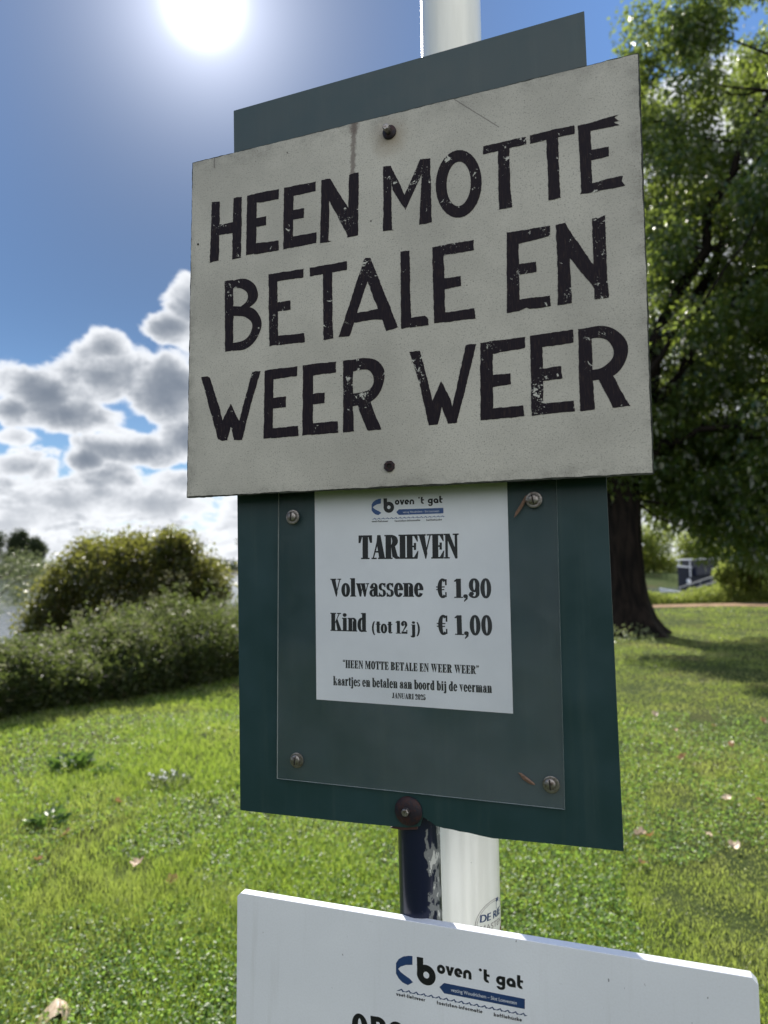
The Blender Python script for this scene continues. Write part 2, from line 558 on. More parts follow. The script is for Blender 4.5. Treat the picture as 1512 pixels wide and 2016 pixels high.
M_info, N = mat("white_composite_panel")
oc = N.n('ShaderNodeTexCoord').outputs['Object']
nz = N.noise(oc, 6.0, 4.0, 0.5)
sp = N.noise(N.scale3(oc, 2.0, 1, 1), 70.0, 2.0, 0.6)
f2 = N.noise(oc, 420.0, 2.0)
c = N.mix(N.ss(nz, 0.3, 0.7), (0.80, 0.83, 0.88), (0.74, 0.77, 0.82))
c = N.mix(N.m('MULTIPLY', N.ss(sp, 0.735, 0.765), 0.75), c, (0.10, 0.10, 0.12))
drip = N.noise(N.scale3(oc, 1, 0.06, 1), 55.0, 4.0, 0.6)
c = N.mix(N.m('MULTIPLY', N.ss(drip, 0.55, 0.75), 0.16), c, (0.42, 0.42, 0.40))
scr = N.noise(N.scale3(oc, 0.12, 1.0, 1), 240.0, 2.0, 0.6)
c = N.mix(N.m('MULTIPLY', N.ss(scr, 0.70, 0.76), 0.25), c, (0.45, 0.46, 0.48))
c = N.mix(N.ss(f2, 0.3, 0.8, 0.0, 0.12), c, (0.5, 0.5, 0.5))
out(N, prin(N, c, 0.22, 0, 0.5, normal=bump(N, nz, 0.05, 0.02)))

M_seed = plain("dry_brown_husk", (0.16, 0.095, 0.065), 0.7, var=0.35, scale=300)


# ------------------------------------------------------------------ sign frames
def hit(px, py, O, n):
    d = ray(px, py)
    return EYE + d * (((O - EYE) @ n) / (d @ n))


def frame(yaw, lean, tilt):
    u = np.array([math.cos(yaw), -math.sin(yaw), 0]); n = np.array([-math.sin(yaw), -math.cos(yaw), 0.]); v = np.array([0, 0, 1.])
    c, s = math.cos(lean), math.sin(lean); v, n = c * v + s * n, c * n - s * v
    c, s = math.cos(tilt), math.sin(tilt); u, v = c * u + s * v, c * v - s * u
    return u, v, n


class Plane:
    def __init__(s, O, u, v, n):
        s.O, s.u, s.v, s.n = O, u, v, n
        s.mw = Matrix(((u[0], v[0], n[0], O[0]), (u[1], v[1], n[1], O[1]), (u[2], v[2], n[2], O[2]), (0, 0, 0, 1)))

    def at(s, px, py, w=0.0):
        """a point measured on the photo -> (a, b) metres on the sheet lying w in front of this frame"""
        P = hit(px, py, s.O + s.n * w, s.n) - s.O
        return np.array([P @ s.u, P @ s.v])

    def pts(s, L, w=0.0):
        return [tuple(s.at(x, y, w)) for x, y in L]


u_, v_, n_ = frame(0.35535990, -0.00407938, 0.00145473)
GP = Plane(np.array([-0.20741007, 1.0, -0.32942354]) + np.array([0, 0, 1.6]), u_, v_, n_)
ub, vb, nb_ = frame(0.34381850, -0.00407938, -0.01670434)
_P = hit(827, 1640, GP.O, GP.n)
LP = Plane(_P + np.array([0, 0, -0.1]) + ub * -0.26193 + vb * -0.00113, ub, vb, nb_)


# ------------------------------------------------------------------ lettering engine
def arc(cx, cy, Rx, Ry, rx, ry, a0=0, a1=360, seg=None, icx=None, icy=None):
    seg = seg or max(4, int(abs(a1 - a0) / 12))
    icx = cx if icx is None else icx; icy = cy if icy is None else icy
    q = []
    for k in range(seg):
        t0, t1 = R(a0 + (a1 - a0) * k / seg), R(a0 + (a1 - a0) * (k + 1) / seg)
        q.append([(cx + Rx * math.cos(t0), cy + Ry * math.sin(t0)), (cx + Rx * math.cos(t1), cy + Ry * math.sin(t1)),
                  (icx + rx * math.cos(t1), icy + ry * math.sin(t1)), (icx + rx * math.cos(t0), icy + ry * math.sin(t0))])
    return q


def rc(x0, y0, x1, y1):
    return [[(x0, y0), (x1, y0), (x1, y1), (x0, y1)]]


def pl(*p):
    return [list(p)]


# heavy condensed slab serif: cap height 100, x-height 74
def serif_glyphs():
    G = {}
    sb = lambda x0, x1: rc(x0, 0, x1, 6)
    stp = lambda x0, x1: rc(x0, 94, x1, 100)
    G['I'] = (30, rc(5, 0, 25, 100) + sb(0, 30) + stp(0, 30))
    G['T'] = (56, rc(18, 0, 38, 94) + sb(11, 45) + rc(0, 92, 56, 100) + pl((0, 92), (0, 68), (4, 68), (11, 92)) + pl((56, 92), (56, 68), (52, 68), (45, 92)))
    E_ = rc(5, 0, 25, 100) + sb(0, 25) + stp(0, 25) + rc(25, 93, 46, 100) + pl((46, 100), (48, 70), (44, 70), (36, 93)) + rc(25, 47, 36, 54) + rc(35, 36, 40, 65)
    G['E'] = (51, E_ + rc(25, 0, 46, 7) + pl((46, 0), (50, 32), (46, 32), (36, 7)))
    G['L'] = (49, rc(5, 0, 25, 100) + sb(0, 25) + stp(0, 31) + rc(25, 0, 46, 7) + pl((46, 0), (49, 36), (45, 36), (34, 7)))
    G['A'] = (58, pl((7, 6), (13, 6), (31, 84), (27, 100)) + pl((27, 100), (37, 100), (56, 6), (35, 6), (24, 70)) + rc(14, 27, 38, 34) + sb(1, 20) + sb(30, 58))
    G['V'] = (56, pl((5, 96), (25, 96), (36, 22), (31, 0), (27, 0)) + pl((45, 96), (51, 96), (31, 0), (29, 14)) + stp(0, 30) + stp(38, 56))
    G['N'] = (58, rc(7, 0, 13, 96) + pl((7, 97), (26, 97), (52, 18), (52, 0), (43, 0)) + rc(46, 0, 52, 97) + sb(0, 20) + stp(0, 22) + stp(38, 58))
    G['R'] = (61, rc(5, 0, 25, 100) + sb(0, 31) + stp(0, 30) + arc(25, 74, 30, 26, 9, 18, -90, 90) + pl((25, 52), (42, 52), (53, 12), (61, 8), (61, 0), (44, 0), (34, 10), (30, 47), (25, 47)))
    G['H'] = (63, rc(5, 0, 25, 100) + rc(38, 0, 58, 100) + rc(25, 47, 38, 54) + sb(0, 29) + stp(0, 29) + sb(34, 63) + stp(34, 63))
    G['O'] = (54, arc(27, 50, 27, 52, 7, 40))
    G['M'] = (76, rc(6, 0, 12, 96) + pl((6, 98), (26, 98), (42, 28), (38, 0), (33, 0)) + pl((37, 28), (50, 98), (58, 98), (37, 0)) + rc(50, 0, 70, 98) + sb(0, 19) + stp(0, 22) + sb(45, 76) + stp(54, 76))
    G['B'] = (56, rc(5, 0, 25, 100) + sb(0, 26) + stp(0, 26) + arc(24, 75, 28, 25, 8, 18, -90, 90) + arc(24, 27, 31, 27, 10, 20, -90, 90))
    G['W'] = (84, pl((4, 96), (24, 96), (33, 24), (29, 0), (25, 0)) + pl((41, 80), (46, 80), (29, 0), (27, 8)) + pl((34, 96), (54, 96), (63, 24), (59, 0), (55, 0)) + pl((73, 96), (79, 96), (59, 0), (57, 12)) + stp(0, 28) + stp(31, 58) + stp(67, 84))
    G['J'] = (38, rc(14, 10, 34, 100) + stp(8, 38) + arc(17, 12, 17, 13, 3, 7, 180, 360) + arc(8, 16, 8, 9, 0, 0, 0, 360))
    G['U'] = (58, rc(5, 25, 25, 100) + rc(47, 25, 53, 100) + arc(29, 26, 24, 27, 18, 18, 180, 290) + arc(29, 26, 24, 27, 18, 18, 290, 360) + stp(0, 30) + stp(40, 60))
    G['K'] = (64, rc(5, 0, 25, 100) + sb(0, 30) + stp(0, 30) + pl((25, 44), (25, 36), (50, 94), (44, 94)) + pl((30, 52), (40, 68), (60, 6), (40, 6)) + sb(34, 64) + stp(38, 58))
    x = 74
    G['i'] = (29, rc(5, 0, 24, x) + sb(0, 29) + rc(0, x - 6, 15, x) + arc(14, 89, 10, 10, 0, 0))
    G['l'] = (29, rc(5, 0, 24, 102) + sb(0, 29) + rc(0, 96, 15, 102))
    G['o'] = (44, arc(22, x / 2, 22, x / 2 + 2, 5, 29))
    G['e'] = (43, arc(22, x / 2, 22, x / 2 + 2, 5, 29, 0, 330) + rc(20, 35, 42, 42) + rc(27, 36, 44, 50))
    G['a'] = (45, rc(22, 6, 41, 54) + arc(24, 53, 17, 22, 5, 16, 0, 170) + arc(12, 52, 8, 9, 0, 0) + arc(19, 20, 18, 21, 5, 13, 20, 360) + pl((22, 46), (22, 38), (10, 30), (6, 34)) + rc(36, 0, 46, 7))
    G['s'] = (37, arc(19, 54, 18, 21, 5, 14, 25, 260) + arc(18, 20, 18, 21, 5, 14, -155, 80) + pl((4, 56), (12, 44), (34, 18), (26, 34)) + rc(30, 52, 34, 74) + rc(2, 0, 6, 22))
    def nn_(x0, w):
        return rc(x0, 6, x0 + 19, 58) + arc(x0 + 3, 54, 16, 21, 0, 14, 0, 110) + sb(x0 - 4, x0 + 23)
    G['n'] = (52, rc(5, 0, 24, x) + rc(0, x - 6, 12, x) + sb(0, 26) + rc(29, 0, 48, 56) + arc(30, 55, 18, 20, 4, 12, 0, 120) + sb(27, 52))
    G['m'] = (77, rc(5, 0, 24, x) + rc(0, x - 6, 12, x) + sb(0, 26) + rc(29, 0, 48, 56) + arc(30, 55, 18, 20, 4, 12, 0, 120) + sb(27, 50) + rc(53, 0, 72, 56) + arc(54, 55, 18, 20, 4, 12, 0, 120) + sb(51, 77))
    G['r'] = (40, rc(5, 0, 24, x) + rc(0, x - 6, 12, x) + sb(0, 29) + arc(30, 64, 9, 11, 0, 0) + pl((24, 60), (24, 50), (32, 74), (27, 74)))
    G['d'] = (50, rc(27, 0, 46, 102) + rc(21, 96, 36, 102) + rc(40, 0, 50, 6) + arc(24, x / 2, 23, x / 2 + 2, 6, 29, 75, 285))
    G['b'] = (49, rc(4, 0, 23, 102) + rc(0, 96, 13, 102) + arc(26, x / 2, 23, x / 2 + 2, 6, 29, -105, 105))
    G['t'] = (30, rc(6, 10, 25, 92) + rc(0, x - 7, 32, x) + arc(20, 14, 14, 15, 4, 7, 180, 340))
    G['j'] = (29, rc(6, -14, 25, x) + rc(0, x - 6, 15, x) + arc(15, 89, 10, 10, 0, 0) + arc(10, -14, 15, 14, 0, 7, 180, 360))
    G['k'] = (54, rc(5, 0, 24, 102) + rc(0, 96, 13, 102) + sb(0, 28) + pl((24, 38), (24, 30), (44, 68), (38, 68)) + pl((27, 40), (36, 52), (52, 6), (33, 6)) + sb(29, 54) + rc(32, 68, 52, 74))
    G['w'] = (66, pl((3, 70), (21, 70), (28, 22), (24, 0), (19, 0)) + pl((30, 56), (34, 56), (24, 0), (21, 6)) + pl((26, 70), (44, 70), (51, 22), (47, 0), (42, 0)) + pl((57, 70), (62, 70), (47, 0), (44, 8)) + rc(0, 68, 24, x) + rc(25, 68, 47, x) + rc(52, 68, 66, x))
    G['v'] = (44, pl((3, 70), (22, 70), (29, 22), (24, 0), (20, 0)) + pl((35, 70), (40, 70), (24, 0), (22, 8)) + rc(0, 68, 25, x) + rc(29, 68, 44, x))
    G['0'] = (44, arc(22, 50, 22, 52, 6, 41))
    G['1'] = (34, rc(9, 0, 28, 100) + rc(0, 0, 36, 6) + pl((9, 100), (0, 90), (0, 84), (9, 86)))
    G['9'] = (44, arc(22, 66, 22, 36, 6, 26) + rc(29, 22, 43, 66) + arc(20, 24, 23, 25, 10, 16, 190, 365) + arc(10, 22, 9, 10, 0, 0))
    G['2'] = (42, arc(20, 72, 21, 29, 4, 20, -20, 180) + arc(10, 70, 9, 10, 0, 0) + pl((26, 64), (41, 64), (14, 16), (2, 8), (2, 2)) + rc(2, 0, 38, 16) + rc(36, 0, 41, 30))
    G['5'] = (42, rc(4, 84, 38, 100) + rc(4, 44, 10, 100) + arc(19, 31, 22, 33, 5, 22, -160, 120) + arc(10, 24, 9, 10, 0, 0))
    G['€'] = (50, arc(28, 50, 22, 52, 5, 42, 50, 310) + rc(0, 54, 36, 60) + rc(0, 40, 34, 46) + rc(40, 66, 45, 98) + rc(40, 4, 44, 30))
    G[','] = (20, arc(9, 9, 9, 10, 0, 0) + pl((18, 10), (16, -6), (5, -20), (2, -16), (10, -2)))
    G['('] = (26, arc(30, 38, 28, 62, 17, 58, 115, 245))
    G[')'] = (26, arc(-4, 38, 28, 62, 17, 58, -65, 65))
    q = arc(7, 84, 7, 8, 0, 0) + pl((0, 84), (4, 100), (13, 106), (14, 103), (8, 94))
    G['“'] = (32, q + [[(a + 17, b) for a, b in p] for p in q])
    q2 = arc(8, 94, 7, 8, 0, 0) + pl((15, 94), (11, 78), (2, 72), (1, 75), (7, 84))
    G['”'] = (32, q2 + [[(a + 17, b) for a, b in p] for p in q2])
    G[' '] = (19, [])
    return G


# round geometric display face: x-height 100
def round_glyphs():
    G = {}
    def rg(cx, a0=0, a1=360): return arc(cx, 50, 50, 52, 15, 17, a0, a1)
    G['o'] = (108, rg(52))
    G['v'] = (98, pl((-4, 100), (36, 100), (49, 50), (62, 100), (102, 100), (66, -2), (32, -2)))
    G['e'] = (106, arc(52, 50, 50, 52, 14, 15, 0, 318) + rc(40, 40, 102, 54))
    G['n'] = (110, rc(2, 0, 38, 60) + rc(68, 0, 104, 55) + arc(53, 52, 51, 50, 15, 16, 0, 180))
    G['t'] = (74, rc(6, 40, 42, 150) + rc(6, 70, 72, 98) + arc(52, 42, 46, 44, 11, 12, 180, 290))
    G['g'] = (110, arc(52, 50, 50, 52, 15, 17) + rc(68, -20, 102, 100) + arc(54, -14, 48, 42, 14, 12, 190, 360))
    G['a'] = (110, arc(52, 50, 50, 52, 15, 17) + rc(68, 0, 104, 55))
    G['b'] = (108, rc(2, 40, 38, 150) + arc(52, 50, 50, 52, 15, 17))
    G['i'] = (46, rc(4, 0, 40, 100) + arc(22, 126, 20, 19, 0, 0))
    G['f'] = (70, rc(8, 0, 44, 120) + rc(0, 70, 68, 98) + arc(52, 112, 44, 40, 12, 12, 80, 180))
    G['s'] = (84, pl((4, 2), (70, 2), (84, 50), (46, 50), (40, 30), (4, 30)) + pl((18, 98), (82, 98), (82, 70), (52, 70), (46, 48), (8, 48)))
    G['r'] = (70, rc(4, 0, 40, 100) + arc(56, 56, 52, 44, 16, 14, 60, 150))
    G['m'] = (160, rc(2, 0, 36, 60) + rc(62, 0, 96, 60) + rc(122, 0, 156, 60) + arc(49, 54, 47, 48, 13, 14, 0, 180) + arc(109, 54, 47, 48, 13, 14, 0, 180))
    G['k'] = (98, rc(4, 0, 40, 150) + pl((40, 60), (40, 36), (58, 36), (100, 100), (62, 100)) + pl((44, 52), (70, 60), (102, 0), (60, 0)))
    G['h'] = (110, rc(2, 0, 38, 150) + rc(68, 0, 104, 55) + arc(53, 52, 51, 50, 15, 16, 0, 180))
    G['u'] = (110, rc(2, 45, 38, 100) + rc(68, 0, 104, 100) + arc(53, 48, 51, 50, 15, 16, 180, 360))
    G['ù'] = (110, G['u'][1] + pl((30, 144), (52, 150), (72, 114), (58, 112)))
    G['-'] = (56, rc(4, 40, 52, 64))
    G['O'] = (104, arc(50, 68, 50, 70, 12, 42))
    G['P'] = (104, rc(2, 0, 38, 138) + pl((2, 138), (50, 138), (50, 108), (2, 108)) + arc(50, 95, 52, 43, 12, 13, -90, 90) + rc(30, 52, 50, 82))
    G['S'] = (96, arc(48, 98, 46, 40, 14, 12, 10, 270) + arc(48, 40, 48, 42, 14, 14, -170, 90))
    G["'"] = (34, arc(17, 132, 17, 18, 0, 0))
    G[' '] = (56, [])
    return G


def bolden(G, e):
    for ch, (w_, ps) in list(G.items()):
        q = []
        for p in ps:
            cx = sum(a for a, b in p) / len(p)
            q.append([(a + (e if a > cx else -e), b) for a, b in p])
        G[ch] = (w_, q)
    return G


SERIF, SERIF_S, ROUND = bolden(serif_glyphs(), 2.4), bolden(serif_glyphs(), 1.3), round_glyphs()


def layout(text, G, gap):
    x, res = 0.0, []
    for ch in text:
        w_, ps = G[ch]
        res += [[(a + x, b) for a, b in p] for p in ps]
        x += w_ + gap
    return res, x - gap


def text_on(mb, text, G, A, B, capv, w, mi=0, gap=4.0, unit=100.0):
    """set text on a sheet from baseline point A to B (metres), cap vector length capv"""
    A, B = np.array(A), np.array(B)
    ps, tw = layout(text, G, gap)
    e1 = (B - A) / np.linalg.norm(B - A); e2 = np.array([-e1[1], e1[0]])
    sx = np.linalg.norm(B - A) / tw; sy = capv / unit
    for k, p in enumerate(ps):
        mb.poly([(*(A + e1 * a * sx + e2 * b * sy), w + (k % 7) * 4e-6) for a, b in p], mi)


def line_px(mb, PLN, text, G, l, r, cap, w, mi=0, gap=4.0, unit=100.0):
    A, B = PLN.at(*l, w), PLN.at(*r, w)
    mid = ((l[0] + r[0]) / 2, (l[1] + r[1]) / 2)
    capv = np.linalg.norm(PLN.at(mid[0], mid[1] - cap, w) - PLN.at(*mid, w))
    text_on(mb, text, G, A, B, capv, w, mi, gap, unit)


# ------------------------------------------------------------------ terrain
BANK = np.array([(-60, -60), (-9, 2), (-5.0, 8.3), (-3.1, 11.3), (-.5, 15.5), (2.8, 21.5), (7, 29), (12, 33), (40, 36), (400, 70)], float)


def bank_sd(x, y):
    """metres beyond the bank's edge (positive on the water side)"""
    x, y = np.asarray(x, float), np.asarray(y, float)
    best = np.full(x.shape, 1e9); sg = np.ones(x.shape)
    for a, b in zip(BANK[:-1], BANK[1:]):
        d = b - a
        t = np.clip(((x - a[0]) * d[0] + (y - a[1]) * d[1]) / (d @ d), 0, 1)
        qx, qy = x - a[0] - t * d[0], y - a[1] - t * d[1]
        dd = np.hypot(qx, qy)
        cr = d[0] * (y - a[1]) - d[1] * (x - a[0])
        u = dd < best
        best = np.where(u, dd, best); sg = np.where(u, np.sign(cr), sg)
    return best * sg


def ground_z(x, y):
    x, y = np.asarray(x, float), np.asarray(y, float)
    s = np.clip(bank_sd(x, y) / 2.8, 0, 1); s = s * s * (3 - 2 * s)
    und = 0.025 * np.sin(x * 1.3 + 1) * np.sin(y * 0.9) + 0.03 * np.sin(x * .37 + y * .51)
    return und - 1.35 * s


M_ground, N = mat("lawn_soil_and_turf")
gp = N.n('ShaderNodeNewGeometry').outputs['Position']
a1 = N.noise(gp, 0.55, 4.0, 0.6); a2 = N.noise(gp, 6.0, 6.0, 0.7); a3 = N.noise(gp, 55.0, 4.0, 0.7)
c = N.mix(N.ss(a2, 0.35, 0.65), (0.045, 0.070, 0.018), (0.085, 0.115, 0.030))
c = N.mix(N.ss(a1, 0.50, 0.68), c, (0.095, 0.090, 0.035))
c = N.mix(N.m('MULTIPLY', N.ss(a3, 0.40, 0.70), 0.6), c, (0.022, 0.030, 0.010))
out(N, prin(N, c, 0.9, 0, 0.1, normal=bump(N, N.m('ADD', a2, a3), 0.8, 0.05)))
gx = np.concatenate([-np.geomspace(900, 14, 26), np.linspace(-13, 15, 96), np.geomspace(16, 900, 26)])
gy = np.concatenate([-np.geomspace(600, 9, 14), np.linspace(-8, 40, 140), np.geomspace(42, 900, 16)])
GX, GY = np.meshgrid(gx, gy)
V = np.stack([GX, GY, ground_z(GX, GY)], -1).reshape(-1, 3)
nx, ny = len(gx), len(gy)
ii = np.arange(nx * ny).reshape(ny, nx)
fc = np.stack([ii[:-1, :-1], ii[:-1, 1:], ii[1:, 1:], ii[1:, :-1]], -1).reshape(-1, 4)
g_ = fast_mesh("ground", V, fc.ravel(), np.full(len(fc), 4), M_ground, smooth=True)
tag(g_, "gently uneven green lawn falling away to the river bank", kind="structure")

M_water, N = mat("river_water")
gp = N.n('ShaderNodeNewGeometry').outputs['Position']
wv = N.noise(N.scale3(gp, 1, 0.45, 1), 1.6, 5.0, 0.6); wv2 = N.noise(gp, 9.0, 3.0, 0.6)
out(N, prin(N, (0.05, 0.07, 0.08), 0.12, 0, 0.8, normal=bump(N, N.m('ADD', wv, N.m('MULTIPLY', wv2, .3)), 0.22, 0.10)))
mb = MB(); mb.poly([(-1500, -300, -1.0), (1500, -300, -1.0), (1500, 1800, -1.0), (-1500, 1800, -1.0)])
tag(mb.build("river", M_water), "pale rippled river water behind the bank", kind="structure")

M_shore = plain("brownish_far_shore", (0.15, 0.14, 0.09), 0.9, var=0.3, scale=0.05)  # brownish shore colour with random tone
mb = MB()
n_s = 40
top = []
for k in range(n_s + 1):
    x0 = -500 + k * 15
    y0 = 330 + 30 * math.sin(k * .7) + max(0, (x0 + 50)) * -0.2
    top.append((x0, y0))
for k in range(n_s):
    (xa, ya), (xb, yb) = top[k], top[k + 1]
    ha, hb = 1.6 + .8 * math.sin(k * 1.1), 1.6 + .8 * math.sin((k + 1) * 1.1)
    mb.poly([(xa, ya, -1.2), (xb, yb, -1.2), (xb, yb + 14, hb), (xa, ya + 14, ha)])
    mb.poly([(xa, ya + 14, ha), (xb, yb + 14, hb), (xb, 1600, 2.5), (xa, 1600, 2.5)])
tag(mb.build("far_shore", M_shore), "low brownish shore on the far side of the river", kind="structure")
mb = MB()
for k in range(20):
    xa, xb = 8 + k * 12, 20 + k * 12
    mb.poly([(xa, 62, -1.2), (xb, 62, -1.2), (xb, 67, 0.1), (xa, 67, 0.1)])
    mb.poly([(xa, 67, 0.1), (xb, 67, 0.1), (xb, 400, 0.6), (xa, 400, 0.6)])
tag(mb.build("harbour_bank", M_ground), "grassy bank behind the moored boats", kind="structure")

# leaf-strewn path beyond the big tree
M_path, N = mat("leaf_strewn_path")
gp = N.n('ShaderNodeNewGeometry').outputs['Position']
a1 = N.noise(gp, 3.0, 6.0, 0.7)
out(N, prin(N, N.ramp(a1, [(0.3, (0.13, 0.10, 0.05)), (0.5, (0.30, 0.20, 0.12)), (0.7, (0.42, 0.29, 0.19))]), 0.95, 0, 0.1))
mb = MB()
for k in range(30):
    xa, xb = 4.5 + k * .8, 5.3 + k * .8
    ya = lambda x: 22.6 + .25 * math.sin(x * 1.7); yb = lambda x: 24.6 + .3 * math.sin(x * 1.1 + 2)
    mb.poly([(xa, ya(xa), ground_z(xa, ya(xa)) + .02), (xb, ya(xb), ground_z(xb, ya(xb)) + .02),
             (xb, yb(xb), ground_z(xb, yb(xb)) + .02), (xa, yb(xa), ground_z(xa, yb(xa)) + .02)])
tag(mb.build("path", M_path), "pinkish leaf-strewn path past the big tree", kind="structure")

# ------------------------------------------------------------------ green backing board
t = thing("backing_board", "tall dark green metal board fixed to the dark post, behind the white sign", "board", mw=GP.mw)
edge = [(473, 1595), (560, 1605), (640, 1613.5), (720, 1622), (773, 1627), (800, 1629), (826, 1627), (832, 1608), (845, 1616), (858, 1626), (872, 1630),
        (892, 1633.5), (905, 1637), (920, 1639), (945, 1645), (968, 1650), (1000, 1653), (1100, 1662.5), (1228, 1676), (1150, 22), (460, 218)]
mb = MB(); mb.prism(GP.pts(edge), -0.004, 0.0)
mb.build("board", M_green, t)
c0 = GP.at(803, 1598, .004)
mb = MB(); mb.lathe([(.0178, .0003), (.0180, .0022), (.0165, .0042), (.009, .0066), (.0001, .0070)], c0, 40)
bo = mb.build("washer", M_rust, t, smooth=True, label="large rusty domed washer at the board's bottom edge")
mb = MB(); mb.lathe([(.0052, .0066), (.0052, .0115), (.0040, .0128), (.0001, .0128)], c0 + np.array([-.0015, .001]), 6)
mb.build("bolt", M_steel, bo, bevel=.0004)
mb = MB(); mb.prism(GP.pts([(768, 1629), (785, 1621), (800, 1612), (822, 1620), (822, 1632), (790, 1633)], -.006), -0.0085, -0.0045)
mb.build("bracket", M_bracket, t)

# ------------------------------------------------------------------ big white sign
WS = 0.032       # the sign's face stands this far in front of the green board
t = thing("painted_sign", "weathered white board with hand-painted black block capitals, bolted over the green board", "sign", mw=GP.mw)


def rough_outline(pts, step=0.0016, amp=0.00045, seed=0):
    r = random.Random(seed); res = []
    n = len(pts)
    for i in range(n):
        a, b = np.array(pts[i]), np.array(pts[(i + 1) % n])
        L = np.linalg.norm(b - a); k = max(1, int(L / step))
        nv = np.array([-(b - a)[1], (b - a)[0]]) / max(L, 1e-9)
        off = 0
        for j in range(k):
            off = off * .6 + r.uniform(-amp, amp)
            res.append(tuple(a + (b - a) * j / k + nv * (0 if j == 0 else off)))
    return res


corners = [(367, 980), (1288, 933), (1258, 104), (1252, 104), (378, 320)]
face = GP.pts(corners, WS)
ctr = np.mean(np.array(face), 0)
inner_face = [tuple(np.array(p) + np.sign(ctr - np.array(p)) * .0015) for p in face]
mb = MB(); mb.prism(rough_outline(face, .004, .0004, 3), WS - .007, WS - .0008, 1, 1)
mb.prism(rough_outline(inner_face, .004, .0004, 5), WS - .0012, WS, 0, 1)
panel = mb.build("panel", [M_board, M_edge], t)
ins = GP.pts([(374, 975), (1283, 930), (1254, 112), (384, 326)], WS)
mb = MB(); mb.prism(ins, .0052, WS - .0074)
mb.build("batten_frame", M_timber, t)

N, oc, ox, oy, base = BOARD_N


def near_line(p, q, w0):
    """soft mask round the segment p-q on the sign"""
    (x0, y0), (x1, y1) = p, q
    dx, dy = x1 - x0, y1 - y0; l2 = dx * dx + dy * dy
    tt = N.m('ADD', N.m('MULTIPLY', N.m('SUBTRACT', ox, x0), dx / l2), N.m('MULTIPLY', N.m('SUBTRACT', oy, y0), dy / l2), clamp=True)
    wob = N.m('MULTIPLY', N.m('SUBTRACT', N.noise(oc, 190.0, 4.0, 0.7), 0.5), w0 * 2.6)
    ex = N.m('ADD', N.m('SUBTRACT', N.m('SUBTRACT', ox, x0), N.m('MULTIPLY', tt, dx)), wob)
    ey = N.m('SUBTRACT', N.m('SUBTRACT', oy, y0), N.m('MULTIPLY', tt, dy))
    return N.ss(N.m('SQRT', N.m('ADD', N.m('MULTIPLY', ex, ex), N.m('MULTIPLY', ey, ey))), w0 * 1.5, w0 * .4)


bp = GP.at(766, 260, WS)
base = N.mix(N.m('MULTIPLY', near_line(GP.at(697, 245, WS), GP.at(694, 342, WS), .0034), .75), base, (0.13, 0.10, 0.085))
base = N.mix(N.m('MULTIPLY', near_line(GP.at(697, 245, WS), GP.at(697, 256, WS), .006), .6), base, (0.12, 0.085, 0.07))
base = N.mix(N.m('MULTIPLY', near_line(GP.at(895, 196, WS), GP.at(982, 250, WS), .0007), .7), base, (0.12, 0.11, 0.10))
base = N.mix(N.m('MULTIPLY', near_line(GP.at(422, 312, WS), GP.at(422, 330, WS), .001), .8), base, (0.15, 0.13, 0.12))
dist = N.m('SQRT', N.m('ADD', N.m('POWER', N.m('SUBTRACT', ox, float(bp[0])), 2.0), N.m('POWER', N.m('SUBTRACT', oy, float(bp[1]) - .008), 2.0)))
base = N.mix(N.m('MULTIPLY', N.ss(N.m('ADD', dist, N.m('MULTIPLY', N.noise(oc, 70.0), .02)), .045, .012), .65), base, (0.26, 0.20, 0.135))
x_r = float(GP.at(1275, 520, WS)[0]); x_l = float(GP.at(374, 600, WS)[0]); y_b = float(GP.at(820, 955, WS)[1]); y_t = float(GP.at(820, 212, WS)[1])
gn = N.noise(oc, 40.0, 6.0, 0.75)
grime = N.m('MAXIMUM', N.m('MAXIMUM', N.ss(ox, x_r - .022, x_r), N.ss(ox, x_l + .014, x_l)), N.m('MAXIMUM', N.ss(oy, y_b + .018, y_b), N.ss(oy, y_t - .030, y_t + .004)))
base = N.mix(N.m('MULTIPLY', N.m('MULTIPLY', grime, N.ss(gn, 0.38, 0.68)), 0.45), base, (0.13, 0.125, 0.11))
dots = N.noise(oc, 150.0, 1.0, 0.5)
base = N.mix(N.ss(dots, 0.80, 0.83), base, (0.05, 0.045, 0.04))
out(N, prin(N, base, 0.55, 0, 0.35, normal=bump(N, N.noise(oc, 500.0, 4.0, 0.7), 0.22, 0.0012)))

Z1 = lambda p: (360 + p[0] / 3.024, p[1] / 3.024)
Z2 = lambda p: (800 + p[0] / 3.024, p[1] / 3.024)
Z3 = lambda p: (360 + p[0] / 3.024, 480 + p[1] / 3.024)
Z4 = lambda p: (800 + p[0] / 3.024, 400 + p[1] / 3.024)


def ell(cx, cy, Rx, Ry, rx, ry, tilt=0.0, seg=30):
    q = []
    for k in range(seg):
        a, b = 2 * math.pi * k / seg, 2 * math.pi * (k + 1) / seg
        f = lambda r1, r2, t: (cx + r1 * math.cos(t) + tilt * r2 * math.sin(t), cy + r2 * math.sin(t))
        q.append([f(Rx, Ry, a), f(Rx, Ry, b), f(rx, ry, b), f(rx, ry, a)])
    return q


def spl(P, n=5):
    """Catmull-Rom through the measured points of a curved brush edge"""
    P = [np.array(p, float) for p in P]; res = []
    for i in range(len(P) - 1):
        p0, p1, p2, p3 = P[max(i - 1, 0)], P[i], P[i + 1], P[min(i + 2, len(P) - 1)]
        for j in range(n):
            t_ = j / n
            res.append(tuple(.5 * (2 * p1 + (p2 - p0) * t_ + (2 * p0 - 5 * p1 + 4 * p2 - p3) * t_ ** 2 + (3 * p1 - p0 - 3 * p2 + p3) * t_ ** 3)))
    return res + [tuple(P[-1])]


